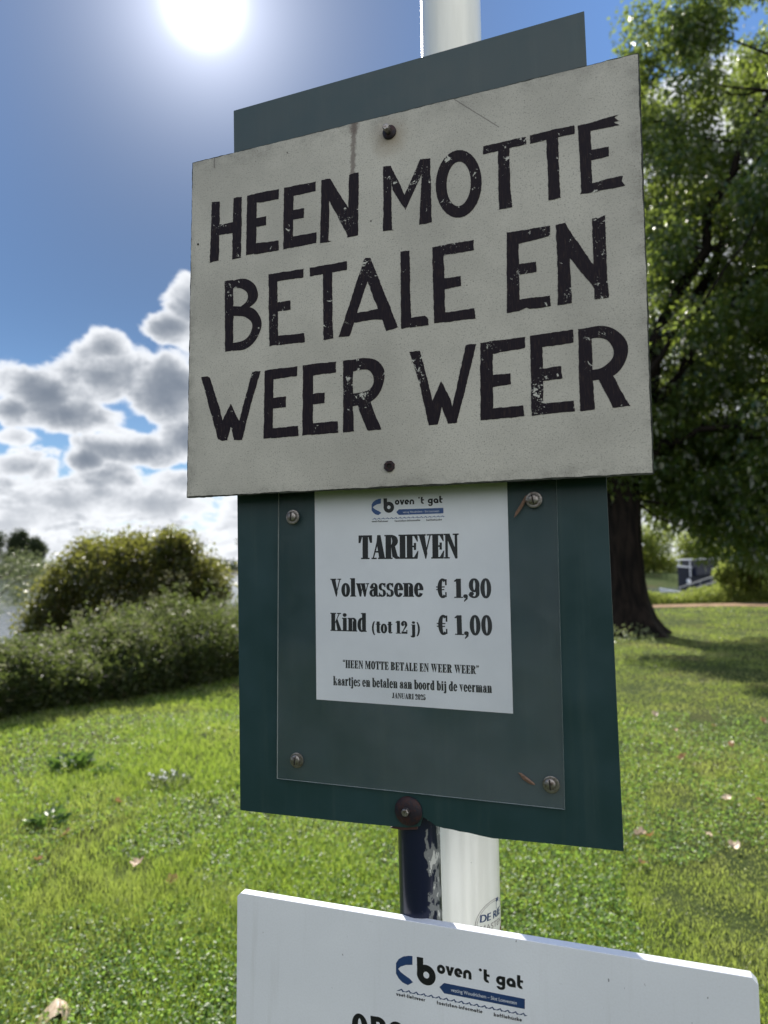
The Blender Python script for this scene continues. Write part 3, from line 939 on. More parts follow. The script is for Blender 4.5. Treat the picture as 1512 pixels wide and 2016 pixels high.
WORDS = [
    ("HEEN", Z1, [
        [(173, 1204), (221, 1200), (219, 1340), (214, 1552), (185, 1556), (160, 1565), (166, 1400)], [(214, 1338), (304, 1322), (302, 1388), (214, 1400)], [(302, 1182), (318, 1175), (352, 1172), (350, 1350), (346, 1536), (293, 1546)],
        [(383, 1166), (442, 1152), (436, 1508), (376, 1522)], [(430, 1153), (572, 1126), (571, 1186), (430, 1210)], [(430, 1300), (498, 1287), (497, 1340), (430, 1352)], [(430, 1450), (570, 1432), (572, 1490), (425, 1515)],
        [(602, 1118), (660, 1108), (655, 1472), (598, 1486)], [(650, 1109), (793, 1080), (791, 1138), (650, 1168)], [(648, 1254), (723, 1240), (721, 1297), (648, 1310)], [(648, 1410), (796, 1382), (795, 1447), (640, 1478)],
        [(826, 1072), (876, 1063), (872, 1200), (868, 1434), (886, 1438), (817, 1448)], [(845, 1068), (880, 1066), (992, 1250), (1043, 1396), (986, 1412), (866, 1180)], [(990, 1042), (1022, 1030), (1048, 1027), (1043, 1402), (980, 1416)]]),
    ("MOTTE", Z2, [
        [(-138, 993), (-92, 987), (-84, 1366), (-76, 1370), (-140, 1377), (-136, 1200)], [(-110, 989), (-92, 987), (-10, 1160), (-6, 1250), (-82, 1130)], [(-10, 1160), (84, 948), (104, 950), (104, 1010), (-6, 1252)], [(96, 946), (143, 942), (152, 1324), (76, 1339), (84, 1200)],
        *ell(312, 1095, 137, 202, 72, 133, -0.03),
        [(457, 872), (712, 815), (714, 860), (457, 920)], [(545, 890), (612, 875), (622, 1150), (632, 1234), (552, 1249)],
        [(736, 808), (862, 775), (1000, 747), (1002, 797), (736, 858)], [(835, 830), (904, 815), (912, 1080), (920, 1178), (847, 1193)],
        [(1020, 748), (1095, 732), (1108, 1146), (1034, 1158), (1042, 1140)], [(1085, 735), (1225, 693), (1266, 682), (1240, 700), (1272, 722), (1236, 728), (1270, 745), (1085, 785)], [(1085, 896), (1205, 873), (1207, 930), (1085, 960)], [(1098, 1092), (1270, 1048), (1290, 1048), (1283, 1078), (1303, 1105), (1098, 1148)]]),
    ("BETALE", Z3, [
        [(250, 222), (302, 216), (300, 634), (252, 643)],
        (spl([(296, 222), (340, 209), (385, 212), (430, 245), (448, 300), (435, 345), (392, 382)]), spl([(296, 266), (325, 263), (350, 267), (378, 285), (388, 312), (378, 345), (345, 374)])),
        (spl([(300, 372), (350, 374), (420, 385), (462, 440), (467, 500), (430, 580), (370, 628), (296, 637)]), spl([(300, 430), (330, 430), (370, 436), (408, 465), (412, 505), (390, 552), (350, 580), (296, 590)])),
        [(510, 182), (564, 174), (567, 600), (515, 611)], [(556, 175), (720, 148), (718, 200), (556, 226)], [(556, 350), (640, 337), (642, 393), (556, 406)], [(560, 548), (723, 532), (727, 585), (560, 606)],
        [(755, 143), (977, 104), (977, 155), (757, 195)], [(835, 175), (889, 166), (893, 480), (897, 563), (837, 572)],
        [(1078, 96), (1088, 84), (1115, 84), (1100, 222), (993, 550), (927, 557)], [(1090, 84), (1117, 84), (1200, 290), (1281, 496), (1212, 520), (1098, 222)],
        [(1035, 412), (1110, 398), (1176, 384), (1200, 450), (1110, 455), (1015, 470)],
        [(1296, 47), (1325, 41), (1350, 41), (1360, 495), (1299, 506)], [(1352, 442), (1440, 428), (1462, 450), (1464, 484), (1352, 500)],
        [(1485, 21), (1552, 8), (1564, 466), (1496, 474)], [(1545, 9), (1732, -24), (1734, 38), (1545, 72)], [(1545, 207), (1655, 191), (1657, 251), (1545, 275)], [(1555, 410), (1736, 384), (1744, 446), (1555, 468)]]),
    ("EN", Z4, [
        [(597, 175), (667, 165), (676, 642), (600, 656)], [(658, 166), (857, 134), (857, 196), (658, 245)], [(658, 364), (773, 348), (775, 410), (658, 432)], [(668, 574), (855, 550), (861, 613), (735, 630), (715, 622), (668, 645)],
        [(890, 130), (948, 117), (974, 330), (985, 595), (900, 609), (902, 440)], [(905, 124), (946, 117), (970, 160), (1110, 360), (1200, 500), (1200, 560), (1130, 520), (972, 325)], [(1105, 92), (1130, 86), (1140, 92), (1183, 72), (1192, 350), (1206, 562), (1121, 573), (1112, 300)]]),
    ("WEER", Z3, [
        [(110, 793), (148, 789), (160, 796), (220, 980), (266, 1170), (236, 1174), (210, 1164)], [(286, 952), (340, 1060), (354, 1168), (304, 1168), (286, 1088), (262, 1172), (222, 1110), (236, 1052)], [(412, 766), (432, 758), (463, 757), (400, 980), (353, 1168), (306, 1168)],
        [(488, 756), (542, 746), (535, 1154), (481, 1161)], [(535, 747), (683, 729), (680, 787), (535, 807)], [(530, 919), (615, 908), (614, 974), (530, 982)], [(526, 1099), (687, 1083), (689, 1144), (526, 1158)],
        [(715, 723), (777, 714), (773, 1136), (711, 1143)], [(768, 715), (913, 702), (912, 766), (768, 785)], [(766, 894), (845, 885), (845, 948), (766, 959)], [(766, 1069), (922, 1055), (926, 1125), (766, 1138)],
        [(955, 696), (1016, 689), (1012, 960), (1020, 1117), (955, 1124)],
        (spl([(1005, 692), (1080, 680), (1150, 692), (1195, 740), (1200, 805), (1170, 890), (1110, 945), (1010, 968)]), spl([(1005, 764), (1060, 750), (1105, 752), (1132, 785), (1135, 830), (1110, 868), (1060, 885), (1010, 892)])),
        [(1040, 955), (1115, 930), (1150, 1030), (1183, 1105), (1100, 1111), (1070, 1040)]]),
    ("WEER", Z4, [
        [(18, 887), (80, 878), (130, 1060), (188, 1318), (134, 1323), (80, 1080)], [(208, 1060), (262, 1165), (302, 1308), (248, 1313), (212, 1212), (186, 1318), (148, 1250), (158, 1170)], [(353, 846), (385, 838), (418, 838), (362, 1060), (300, 1308), (252, 1312)],
        [(440, 833), (514, 820), (517, 1285), (442, 1294)], [(506, 821), (708, 796), (706, 862), (506, 899)], [(506, 1024), (620, 1012), (624, 1078), (506, 1096)], [(508, 1223), (697, 1204), (704, 1268), (508, 1288)],
        [(737, 790), (809, 778), (818, 1256), (746, 1266)], [(800, 779), (994, 753), (996, 829), (800, 860)], [(800, 986), (922, 970), (929, 1044), (800, 1059)], [(808, 1193), (998, 1176), (1004, 1240), (808, 1258)],
        [(1022, 750), (1104, 736), (1108, 1000), (1122, 1228), (1034, 1238)],
        (spl([(1090, 740), (1160, 730), (1235, 748), (1305, 810), (1320, 885), (1290, 970), (1225, 1032), (1105, 1058)]), spl([(1090, 808), (1150, 802), (1200, 820), (1232, 870), (1228, 920), (1190, 962), (1150, 985), (1105, 992)])),
        [(1140, 1040), (1228, 1020), (1280, 1120), (1334, 1208), (1228, 1218), (1180, 1120)]]),
]
sd_ = 10
lift = WS + .00025
for word, zf, strokes in WORDS:
    mb = MB()
    for st_ in strokes:
        sd_ += 1
        if isinstance(st_, tuple):
            ring = list(st_[0]) + list(reversed(st_[1]))
            pts = GP.pts([zf(p) for p in ring], WS)
            mb.poly([(a, b, lift + (sd_ % 9) * 1.2e-5) for a, b in rough_outline(pts, .0022, .0002, sd_)])
        else:
            pts = GP.pts([zf(p) for p in st_], WS)
            if len(st_) == 4 and abs(st_[0][0] - st_[1][0]) < 40 and word == "MOTTE" and abs(st_[0][1] - st_[1][1]) < 70 and len(strokes) > 20 and (st_ in strokes[4:34]):
                mb.poly([(a, b, lift + (sd_ % 9) * 1.2e-5) for a, b in pts])
            else:
                mb.poly([(a, b, lift + (sd_ % 9) * 1.2e-5) for a, b in rough_outline(pts, .0022, .00034, sd_)])
    mb.build("painted_word", M_paint, t)

# bolt above and the empty fixing below
mb = MB(); mb.lathe([(.0092, WS + .0002), (.0092, WS + .002), (.0074, WS + .0034), (.0001, WS + .0036)], bp + np.array([.0008, -.001]), 32)
wsh = mb.build("washer", M_rust, t, smooth=True)
mb = MB(); mb.lathe([(.0047, WS + .003), (.0047, WS + .0135), (.0040, WS + .0145), (.0001, WS + .0145)], bp + np.array([.0002, -.0006]), 6, ph=.3)
mb.build("bolt", M_steel, wsh, bevel=.0004)
hp = GP.at(767, 918, WS)
mb = MB(); mb.lathe([(.0075, WS + .0002), (.0072, WS + .0022), (.0036, WS + .0024), (.0034, WS + .0006), (.0001, WS + .0006)], hp, 8, ph=.39)
mb.lathe([(.0034, WS + .0008), (.0001, WS + .0008)], hp + np.array([.0004, 0]), 16, mi=1)
mb.build("fixing_nut", [M_rust, M_slot], t)
hp = GP.at(390, 481, WS)
mb = MB(); mb.lathe([(.0016, WS + .0002), (.0010, WS + .0010), (.0001, WS + .0011)], hp, 10)
mb.build("nail_head", M_slot, t)

# ------------------------------------------------------------------ price notice behind a clear sheet
t = thing("price_notice", "white printed price list behind a clear screwed-on sheet, below the painted sign", "notice", mw=GP.mw)
PW = .0007
mb = MB(); mb.prism(GP.pts([(623, 1377), (816, 1391), (1010, 1405), (997, 905), (619, 925)], PW), .0003, PW)
paper = mb.build("paper", M_paper, t)
TX = PW + .00012


def text_line(text, l, r, cap, gap=4.0):
    m_ = MB(); line_px(m_, GP, text, SERIF if cap > 45 else SERIF_S, l, r, cap, TX, 0, gap + .3)
    return m_.build("text_line", M_ink, paper)


text_line("TARIEVEN", (707, 1101), (902.5, 1099.5), 48, 0.5)
text_line("Volwassene", (651, 1174.5), (833, 1175), 36, 2)
text_line("€ 1,90", (859.5, 1177), (967, 1177.5), 38, 5)
text_line("Kind", (651, 1242), (721.5, 1244), 36, 2)
text_line("(tot 12 j)", (732, 1246), (827, 1248.5), 25, 4)
text_line("€ 1,00", (861, 1249.5), (969, 1251), 39, 5)
text_line("“HEEN MOTTE BETALE EN WEER WEER”", (675, 1315), (943, 1327.5), 16.5, 4)
text_line("kaartjes en betalen aan boord bij de veerman", (656, 1349), (968.5, 1364.5), 18.5, 3.5)
text_line("JANUARI 2025", (772, 1374.5), (838, 1378.5), 11, 4)


# the ferry service's emblem, drawn once in its own flat coordinates (units of the small print's enlargement)
def logo_shapes():
    sh = []
    C = [(252, 182), (215, 187), (165, 205), (122, 238), (97, 280), (97, 375), (122, 412), (160, 442), (210, 455), (258, 418), (225, 392), (180, 372), (140, 350), (118, 327), (140, 303), (190, 276), (252, 262)]
    sh.append((1, C))
    sh.append((0, [(293, 178), (352, 176), (355, 330), (297, 340)]))
    for q in arc(382, 325, 88, 92, 28, 30): sh.append((0, q))
    sh.append((1, [(505, 405), (548, 359), (1285, 335), (1285, 425), (548, 452)]))

    def txt(text, l, r, xh, mi, gap):
        ps, tw = layout(text, ROUND, gap)
        for p in ps:
            sh.append((mi, [(l[0] + a / tw * (r[0] - l[0]), l[1] + a / tw * (r[1] - l[1]) - b / 100 * xh) for a, b in p]))
    txt("oven", (480, 284), (806, 274), 80, 0, 2)
    txt("'t", (868, 268), (968, 266), 76, 0, 14)
    txt("gat", (1024, 262), (1272, 252), 78, 0, 2)
    txt("voet-fietsveer", (100, 574), (372, 568), 22, 0, 10)
    txt("toeristen-informatie", (480, 566), (902, 552), 22, 0, 10)
    txt("koffiehùske", (1004, 552), (1260, 542), 22, 0, 10)
    n_w = 17
    for k in range(n_w):
        x0 = 104 + k * 70.2; y0 = 528 - k * 2.55
        w_ = [(x0, y0), (x0 + 22, y0 - 12), (x0 + 48, y0 - 28), (x0 + 62, y0 - 12), (x0 + 82, y0 - 10), (x0 + 56, y0 + 2), (x0 + 44, y0 - 16), (x0 + 26, y0 - 2)]
        sh.append((1, w_))
    return sh


LG = logo_shapes()
zl = lambda p: (720 + p[0] / 8.4, 960 + p[1] / 8.4)


def font_poly(text):
    cu = bpy.data.curves.new("t", 'FONT'); cu.body = text; cu.size = 1.0
    o = bpy.data.objects.new("t", cu); S.collection.objects.link(o)
    bpy.context.view_layer.update()
    me = o.to_mesh()
    vs = [tuple(v.co[:2]) for v in me.vertices]; fs = [tuple(p.vertices) for p in me.polygons]
    o.to_mesh_clear(); bpy.data.objects.remove(o); bpy.data.curves.remove(cu)
    return vs, fs


TV, TF = font_poly("vesting Woudrichem – Slot Loevestein")
tw0 = max(v[0] for v in TV)


def build_logo(parent, to2d, w, blue):
    mb = MB()
    for k, (mi, p) in enumerate(LG):
        mb.poly([(*to2d(q), w + (k % 11) * 4e-6) for q in p], mi)
    b = len(mb.v)
    for vx, vy in TV:
        f = vx / tw0
        mb.v.append((*to2d((612 + f * 600, 420 - f * 18 - vy * 46)), w + .00016))
    for f in TF:
        mb.f.append(tuple(b + i for i in f)); mb.mi.append(2)
    return mb.build("logo", [M_ink, blue, M_whiteink], parent)


build_logo(paper, lambda p: GP.at(*zl(p), TX), TX, M_blue)

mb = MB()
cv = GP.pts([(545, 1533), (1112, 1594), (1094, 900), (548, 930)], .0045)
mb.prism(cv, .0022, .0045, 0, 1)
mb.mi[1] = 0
mb.build("clear_cover", [M_clear, plain("acrylic_edge_highlight", (0.34, 0.38, 0.38), .4)], t)  # pale sides paint in the light the sheet's edges catch
for (sx, sy, rot) in ((576, 1018, 1.45), (1051, 984, 1.75), (584, 1497, 1.40), (1085, 1545, 1.62)):
    c0 = GP.at(sx, sy, .0055)
    mb = MB(); mb.lathe([(.0098, .0046), (.0098, .0058), (.0082, .0064), (.0066, .0060), (.0001, .0060)], c0, 28)
    sw = mb.build("screw", M_steel, t, smooth=True)
    mb = MB(); h0 = c0 + np.array([-.0009, .0006])
    mb.lathe([(.0064, .0058), (.0064, .0082), (.0052, .0092), (.0001, .0094)], h0, 24)
    mb.build("screw_head", M_steel, sw, smooth=True)
    mb = MB(); e = np.array([math.cos(rot), math.sin(rot)]) * .0056; f_ = np.array([-math.sin(rot), math.cos(rot)]) * .0008
    mb.prism([tuple(h0 - e - f_), tuple(h0 + e - f_), tuple(h0 + e + f_), tuple(h0 - e + f_)], .0090, .0097)
    mb.build("slot", M_slot, sw)


def husk(name, pts, label, cat, w=.0052, thick=.0016):
    cx, cy = np.mean([GP.at(x, y, w) for x, y in pts], 0)
    o = thing(name, label, cat, mw=GP.mw) if False else None
    mb = MB(); P = GP.pts(pts, w)
    n = len(P); b = len(mb.v)
    mb.v += [(a, b_, w) for a, b_ in P] + [(cx, cy, w + thick)]
    for i in range(n):
        mb.f.append((b + i, b + (i + 1) % n, b + n)); mb.mi.append(0)
    mb.f.append(tuple(range(b + n - 1, b - 1, -1))); mb.mi.append(0)
    ob = mb.build(name, M_seed)
    ob.matrix_world = GP.mw
    return tag(ob, label, cat)


husk("leaf_scrap", [(1012, 1019), (1015, 1008), (1026, 990), (1034, 976), (1039, 974), (1038, 982), (1029, 998), (1018, 1014)], "thin curled brown leaf scrap caught by the upper right screw", "leaf scrap")
husk("winged_seed", [(1020, 1521), (1027, 1522), (1040, 1532), (1052, 1542), (1054, 1546), (1044, 1544), (1030, 1535)], "narrow reddish brown seed stuck beside the lower right screw", "seed")

# ------------------------------------------------------------------ lower info board
t = thing("info_board", "large glossy white panel with the blue ferry emblem, lowest on the post", "sign", mw=LP.mw)
TH = .0135
P4 = LP.pts([(467, 1757), (1493, 1927), (1497, 2016), (465, 2016)])
tl, tr_ = P4[0], P4[1]
left = np.array(P4[0]); right = np.array(P4[1])
dn = np.array([0, -0.62])
outl = [tuple(left + dn), tuple(right + dn), tuple(right + np.array([0, -.006])), tuple(right + np.array([-.006, 0])), tuple(left + np.array([.005, 0])), tuple(left + np.array([0, -.005]))]
mb = MB(); mb.prism(outl, -TH, 0)
mb.build("panel", M_info, t, bevel=.0006)
# carry the emblem over from the paper: three matching points fix the flat map
src = np.array([[*GP.at(*zl(p), TX), 1] for p in ((505, 405), (1285, 335), (252, 182))])
z2 = lambda p: (680 + p[0] / 3.78, 1850 + p[1] / 3.78)
dst = np.array([LP.at(*z2(p), .0002) for p in ((700, 352), (1335, 441), (499, 122))])
AF = np.linalg.solve(src, dst)
build_logo(t, lambda p: np.array([*GP.at(*zl(p), TX), 1]) @ AF, .0002, M_navy)
mb = MB()
for ch, x0, y0, x1 in (("O", 694.5, 1993.5, 726.5), ("P", 731.5, 2000, 762.5), ("S", 768, 2009.5, 797)):
    A = LP.at(x0, y0 + 46, .0002); B = LP.at(x1, y0 + 46 + (x1 - x0) * .165, .0002)
    cap = np.linalg.norm(LP.at(x0, y0, .0002) - A)
    text_on(mb, ch, ROUND, A, B, cap, .0002, 0, 0, 138.0)
mb.build("heading", M_ink, t)

# ------------------------------------------------------------------ post and flagpole
ax = hit(826.5, 1700, GP.O - GP.n * .036, GP.n)
mb = MB()
pr = .0272
mb.tube([(0, 0, -.2), (0, 0, .6), (0, 0, 1.25), (0, 0, 1.95)], [pr] * 4, 40)
post = mb.build("sign_post", M_post, smooth=True)
post.location = (ax[0], ax[1], 0)
post.rotation_euler = (0, 0, R(-20))
tag(post, "dark blue steel pipe post with peeling paint, carrying all the boards", "post")

YP = 1.205
top_d = ray(887.5, 50); bot_d = ray(917, 1660)
Pt = EYE + top_d * (YP / top_d[1]); Pb = EYE + bot_d * (YP / bot_d[1])
dirp = (Pt - Pb) / np.linalg.norm(Pt - Pb)
foot = Pb - dirp * (Pb[2] / dirp[2])
zax = Vector(dirp)
rotq = zax.to_track_quat('Z', 'Y')
t = thing("flagpole", "tall white flagpole standing right behind the sign post", "flagpole", mw=Matrix.Translation(Vector(foot)) @ rotq.to_matrix().to_4x4())
r0 = .0535
mb = MB(); mb.tube([(0, 0, -.2), (0, 0, 1.0), (0, 0, 2.6), (0, 0, 6.0), (0, 0, 8.5)], [r0 * 1.02, r0 * 1.01, r0, r0 * .8, r0 * .62], 64)
mb.build("mast", M_pole, t, smooth=True)
mwi = np.array((Matrix.Translation(Vector(foot)) @ rotq.to_matrix().to_4x4()).inverted())


def on_pole(px, py, rr):
    d = ray(px, py)
    o_ = mwi[:3, :3] @ EYE + mwi[:3, 3]; d_ = mwi[:3, :3] @ d
    A_ = d_[0] ** 2 + d_[1] ** 2; B_ = 2 * (o_[0] * d_[0] + o_[1] * d_[1]); C_ = o_[0] ** 2 + o_[1] ** 2 - rr * rr
    q = B_ * B_ - 4 * A_ * C_
    if q < 0: q = 0
    P = o_ + d_ * ((-B_ - math.sqrt(q)) / (2 * A_))
    return math.atan2(P[1], P[0]), P[2]


rp = r0 * 1.0095
th_c, z_c = on_pole(968, 1822, rp)
th_d, z_d = on_pole(943, 1822, rp)
# decal laid in unrolled coordinates: s = arc length from its left text edge, z = height
dth = 1.0


def decal_poly(mb, pts, lift_, mi):
    mb.poly([((rp + lift_) * math.cos(th_d + p[0] / rp), (rp + lift_) * math.sin(th_d + p[0] / rp), z_d + p[1]) for p in pts], mi)


mb = MB()
RD = .037
cxs, czs = .030, -.004
for k in range(24):
    a0, a1 = 2 * math.pi * k / 24, 2 * math.pi * (k + 1) / 24
    for j in range(5):
        s0, s1 = RD * j / 5, RD * (j + 1) / 5
        decal_poly(mb, [(cxs + s0 * math.cos(a0), czs + s0 * math.sin(a0)), (cxs + s1 * math.cos(a0), czs + s1 * math.sin(a0)), (cxs + s1 * math.cos(a1), czs + s1 * math.sin(a1)), (cxs + s0 * math.cos(a1), czs + s0 * math.sin(a1))], .0002, 0)
for q in arc(cxs, czs, RD, RD, RD - .0009, RD - .0009, seg=40) + arc(cxs, czs, RD - .003, RD - .003, RD - .0037, RD - .0037, seg=40):
    decal_poly(mb, q, .0004, 1)
dec = mb.build("sticker", [M_decal, M_greyink], t, label="round clear maker's sticker low on the mast")
mb = MB()


def pole_text(text, s0, z0, wid, hgt, mi, slant=0.0):
    vs, fs = font_poly(text)
    x1 = max(v[0] for v in vs); y1 = max(v[1] for v in vs)
    b = len(mb.v)
    for vx, vy in vs:
        s_ = s0 + vx / x1 * wid + slant * vy * hgt; z_ = z_d + z0 + vy / y1 * hgt
        a_ = th_d + s_ / rp
        mb.v.append(((rp + .0005) * math.cos(a_), (rp + .0005) * math.sin(a_), z_))
    for f in fs:
        mb.f.append(tuple(b + i for i in f)); mb.mi.append(mi)


for dx_ in (0, .0006, .0012):
    pole_text("DE RIE", dx_, 0.004, .048, .011, 0, .15)
pole_text("MASTEN", 0.001, -.010, .052, .009, 2)
pole_text("T. 0162 - 00 00 00"[:4], .004, -.018, .010, .004, 0)
for q in arc(cxs, .012, .038, .046, .036, .040, 225, 325, 14):
    decal_poly(mb, q, .0005, 1)
for q in [[(.036, .016), (.0368, .016), (.0368, .032), (.036, .032)], [(.0368, .026), (.0425, .027), (.0425, .032), (.0368, .032)]]:
    decal_poly(mb, q, .0006, 0)
mb.build("lettering", [M_navy, M_redink, M_greyink], dec)

# ------------------------------------------------------------------ vegetation
def shell_points(blobs, n_per, inner=0.5):
    Ps, Os = [], []
    for (cx, cy, cz, rx, ry, rz) in blobs:
        n = n_per
        d = nrm(rng.normal(size=(n, 3)))
        r = (inner + (1 - inner) * rng.random((n, 1)) ** .6)
        Ps.append(np.array([cx, cy, cz]) + d * r * np.array([rx, ry, rz])); Os.append(d)
    return np.concatenate(Ps), np.concatenate(Os)


def foliage(name, blobs, n_per, L, Wd, mats, parent, inner=.5, up=.2, mi=None, fold=.2, droop=.2, zmin=None, ragged=0.0):
    P, O = shell_points(blobs, n_per, inner)
    if ragged:
        P = P + rng.normal(size=P.shape) * ragged
    if zmin is not None:
        k = P[:, 2] > zmin; P, O = P[k], O[k]
    A = O * .6 + rng.normal(size=P.shape) * .7 + np.array([0, 0, up])
    Nn = rng.normal(size=P.shape) + np.array([0, 0, .8])
    n = len(P)
    return leaves(name, P, A, Nn, L * rng.uniform(.6, 1.25, n), Wd * rng.uniform(.7, 1.2, n), mats, None, parent, fold, droop)


M_bark, N = mat("dark_furrowed_bark")
oc = N.n('ShaderNodeTexCoord').outputs['Object']
b1 = N.noise(N.scale3(oc, 1, 1, .18), 9.0, 6.0, 0.65, .4)
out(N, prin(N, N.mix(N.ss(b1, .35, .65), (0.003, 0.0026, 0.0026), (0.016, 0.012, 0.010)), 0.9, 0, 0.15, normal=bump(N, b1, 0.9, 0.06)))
M_treeleaf = leafmat("green_tree_leaves", [(0.012, 0.030, 0.011), (0.022, 0.048, 0.014), (0.034, 0.066, 0.018), (0.018, 0.040, 0.014), (0.08, 0.095, 0.022)], (0.42, 0.54, 0.09), .48, .28, 1.0)
M_shrub = leafmat("yellowing_shrub_leaves", [(0.007, 0.012, 0.005), (0.015, 0.024, 0.007), (0.028, 0.034, 0.009), (0.012, 0.018, 0.006), (0.045, 0.026, 0.013)], (0.50, 0.52, 0.09), .36, .4, .35)
M_dark = leafmat("dark_leaves", [(0.016, 0.03, 0.012), (0.03, 0.045, 0.016), (0.024, 0.035, 0.014)], (0.10, 0.14, 0.04), .25, .5, .3)
M_willow = leafmat("silvery_willow_leaves", [(0.07, 0.10, 0.05), (0.12, 0.15, 0.08), (0.09, 0.13, 0.05)], (0.34, 0.40, 0.16), .4, .35, .6)
M_weed = leafmat("tall_weed_leaves", [(0.008, 0.016, 0.005), (0.018, 0.030, 0.009), (0.030, 0.040, 0.014), (0.013, 0.022, 0.008), (0.040, 0.032, 0.015)], (0.40, 0.52, 0.12), .27, .5, .25)
M_seedhead = leafmat("pale_seed_heads", [(0.12, 0.14, 0.08), (0.18, 0.18, 0.11), (0.10, 0.12, 0.06), (0.20, 0.14, 0.11)], (0.40, 0.42, 0.24), .5, .7, .2)
M_sunny = leafmat("sunlit_yellow_green_leaves", [(0.06, 0.10, 0.02), (0.10, 0.14, 0.028), (0.16, 0.15, 0.04), (0.05, 0.08, 0.018)], (0.52, 0.62, 0.13), .54, .45, .4)
M_stem = plain("brown_stems", (0.06, 0.045, 0.03), 0.8, var=0.3)

# ---- the big tree at the right
TX0, TY0 = 5.07, 15.3
t = thing("broadleaf_tree", "big leafy tree with a dark flared trunk right of the signs", "tree", (TX0, TY0, float(ground_z(TX0, TY0))))
mb = MB()
seg = 28
prof = [(-.3, 1.05), (.0, .88), (.12, .77), (.35, .63), (.7, .52), (1.2, .455), (2.0, .42), (3.0, .41), (4.2, .40)]
b = len(mb.v)
for z_, r_ in prof:
    for k in range(seg):
        a = 2 * math.pi * k / seg
        fl_ = 1 + (.22 * math.exp(-max(z_, 0) * 2.2) + .05) * math.sin(a * 5 + .6) + .03 * math.sin(a * 9 + z_ * 3)
        mb.v.append((r_ * fl_ * math.cos(a) + .02 * z_, r_ * fl_ * math.sin(a), z_))
for i in range(len(prof) - 1):
    for k in range(seg):
        k2 = (k + 1) % seg
        mb.f.append((b + i * seg + k, b + i * seg + k2, b + (i + 1) * seg + k2, b + (i + 1) * seg + k)); mb.mi.append(0)


def limb(mb, p0, p1, r0_, r1_, sag=0.0, seed=0, n=9, seg=8):
    r = random.Random(seed)
    p0, p1 = np.array(p0, float), np.array(p1, float)
    L = np.linalg.norm(p1 - p0)
    path, rad = [], []
    for i in range(n + 1):
        f = i / n
        q = p0 + (p1 - p0) * f
        q[2] += math.sin(f * math.pi) * sag * L
        if 0 < i < n:
            q += np.array([r.uniform(-1, 1) for _ in range(3)]) * L * .025
        path.append(q); rad.append(r0_ + (r1_ - r0_) * f ** .8)
    mb.tube(path, rad, seg)
    return path


limbs = []
LB = [((.1, 0, 3.9), (1.2, .6, 12.5), .30, .05, 0), ((.15, 0, 3.6), (4.6, -.5, 9.0), .22, .04, .08), ((.15, .1, 3.2), (5.6, -1.6, 5.0), .17, .03, .12),
      ((.1, 0, 3.8), (3.0, -2.2, 11.0), .2, .04, .05), ((.1, 0, 4.0), (2.2, 2.6, 11.5), .2, .04, .05), ((0, 0, 3.0), (2.8, -2.0, 3.6), .12, .025, .25),
      ((.1, 0, 3.9), (6.2, 1.2, 8.0), .19, .03, .1), ((.1, 0, 4.0), (5.4, .2, 13.0), .2, .03, .03), ((0, 0, 3.4), (.9, -2.4, 6.2), .12, .03, .15), ((.1, .1, 3.2), (4.4, 2.4, 4.4), .15, .03, .16)]
for k, (a, c, r1, r2, sg) in enumerate(LB):
    limbs += limb(mb, a, c, r1, r2, sg, k, 10, 9)
limbs = np.array(limbs)
cl_c = []
tries = 0
while len(cl_c) < 330 and tries < 20000:
    tries += 1
    d = rng.normal(size=3); d /= np.linalg.norm(d)
    rr = rng.random() ** .42
    c = np.array([4.2, .2, 8.2]) + d * rr * np.array([4.9, 4.6, 7.0])
    if c[2] < 2.0 + .5 * math.sin(c[0] * 2) or c[0] < .45 + .35 * math.sin(c[2] * 1.3) : continue
    cl_c.append(c)
for k in range(34):
    cl_c.append(np.array([rng.uniform(.5, 2.9), rng.uniform(-.5, 1.8), rng.uniform(2.5, 5.0)]))
for k in range(30):
    cl_c.append(np.array([rng.uniform(-1.9, .5), rng.uniform(-.9, 1.2), rng.uniform(3.3, 6.2)]))
for k in range(26):
    cl_c.append(np.array([rng.uniform(1.8, 5.5), rng.uniform(-2.2, -.4), rng.uniform(1.7, 4.4)]))
for c in [(.75, -.6, 12.6), (.6, -.8, 12.0), (.55, -.4, 11.2), (.6, -.6, 10.4), (1.0, -.6, 13.3), (.9, -.5, 9.5), (.8, -.9, 8.4), (1.0, -.8, 7.6), (.9, -.6, 6.9), (2.2, -1.2, 2.0), (2.9, -1.4, 1.9), (3.6, -1.0, 2.2), (1.9, -.8, 2.5), (2.4, -1.4, 2.7), (1.6, -1.0, 3.1)]:
    cl_c.append(np.array(c))
cl_c = np.array(cl_c)
for k, c in enumerate(cl_c):
    if k % 2 == 0 or k > 300:
        j = np.argmin(np.linalg.norm(limbs - c, axis=1) + np.maximum(limbs[:, 2] - c[2], 0))
        limb(mb, limbs[j], c, .035, .008, -.04, k + 50, 5, 5)
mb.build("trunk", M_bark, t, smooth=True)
blobs = [(c[0], c[1], c[2], rng.uniform(.42, .82), rng.uniform(.42, .82), rng.uniform(.28, .6)) for c in cl_c]
foliage("crown", blobs, 600, .125, .072, M_treeleaf, t, inner=.25, up=-.25, fold=.15, droop=.3, ragged=.07)


def bush(name, label, cat, base, blobs, n_per, L, Wd, m_, stems=6, seed=0, inner=.5, **kw):
    o = thing(name, label, cat, base)
    mb = MB()
    r = random.Random(seed)
    for k in range(stems):
        bl = blobs[k % len(blobs)]
        limb(mb, (r.uniform(-.25, .25), r.uniform(-.25, .25), -.25), (bl[0], bl[1], bl[2] + bl[5] * .3), .05, .012, 0, seed + k, 6, 6)
    mb.build("stems", M_stem, o, smooth=True)
    foliage("foliage", blobs, n_per, L, Wd, m_, o, inner, **kw)
    return o


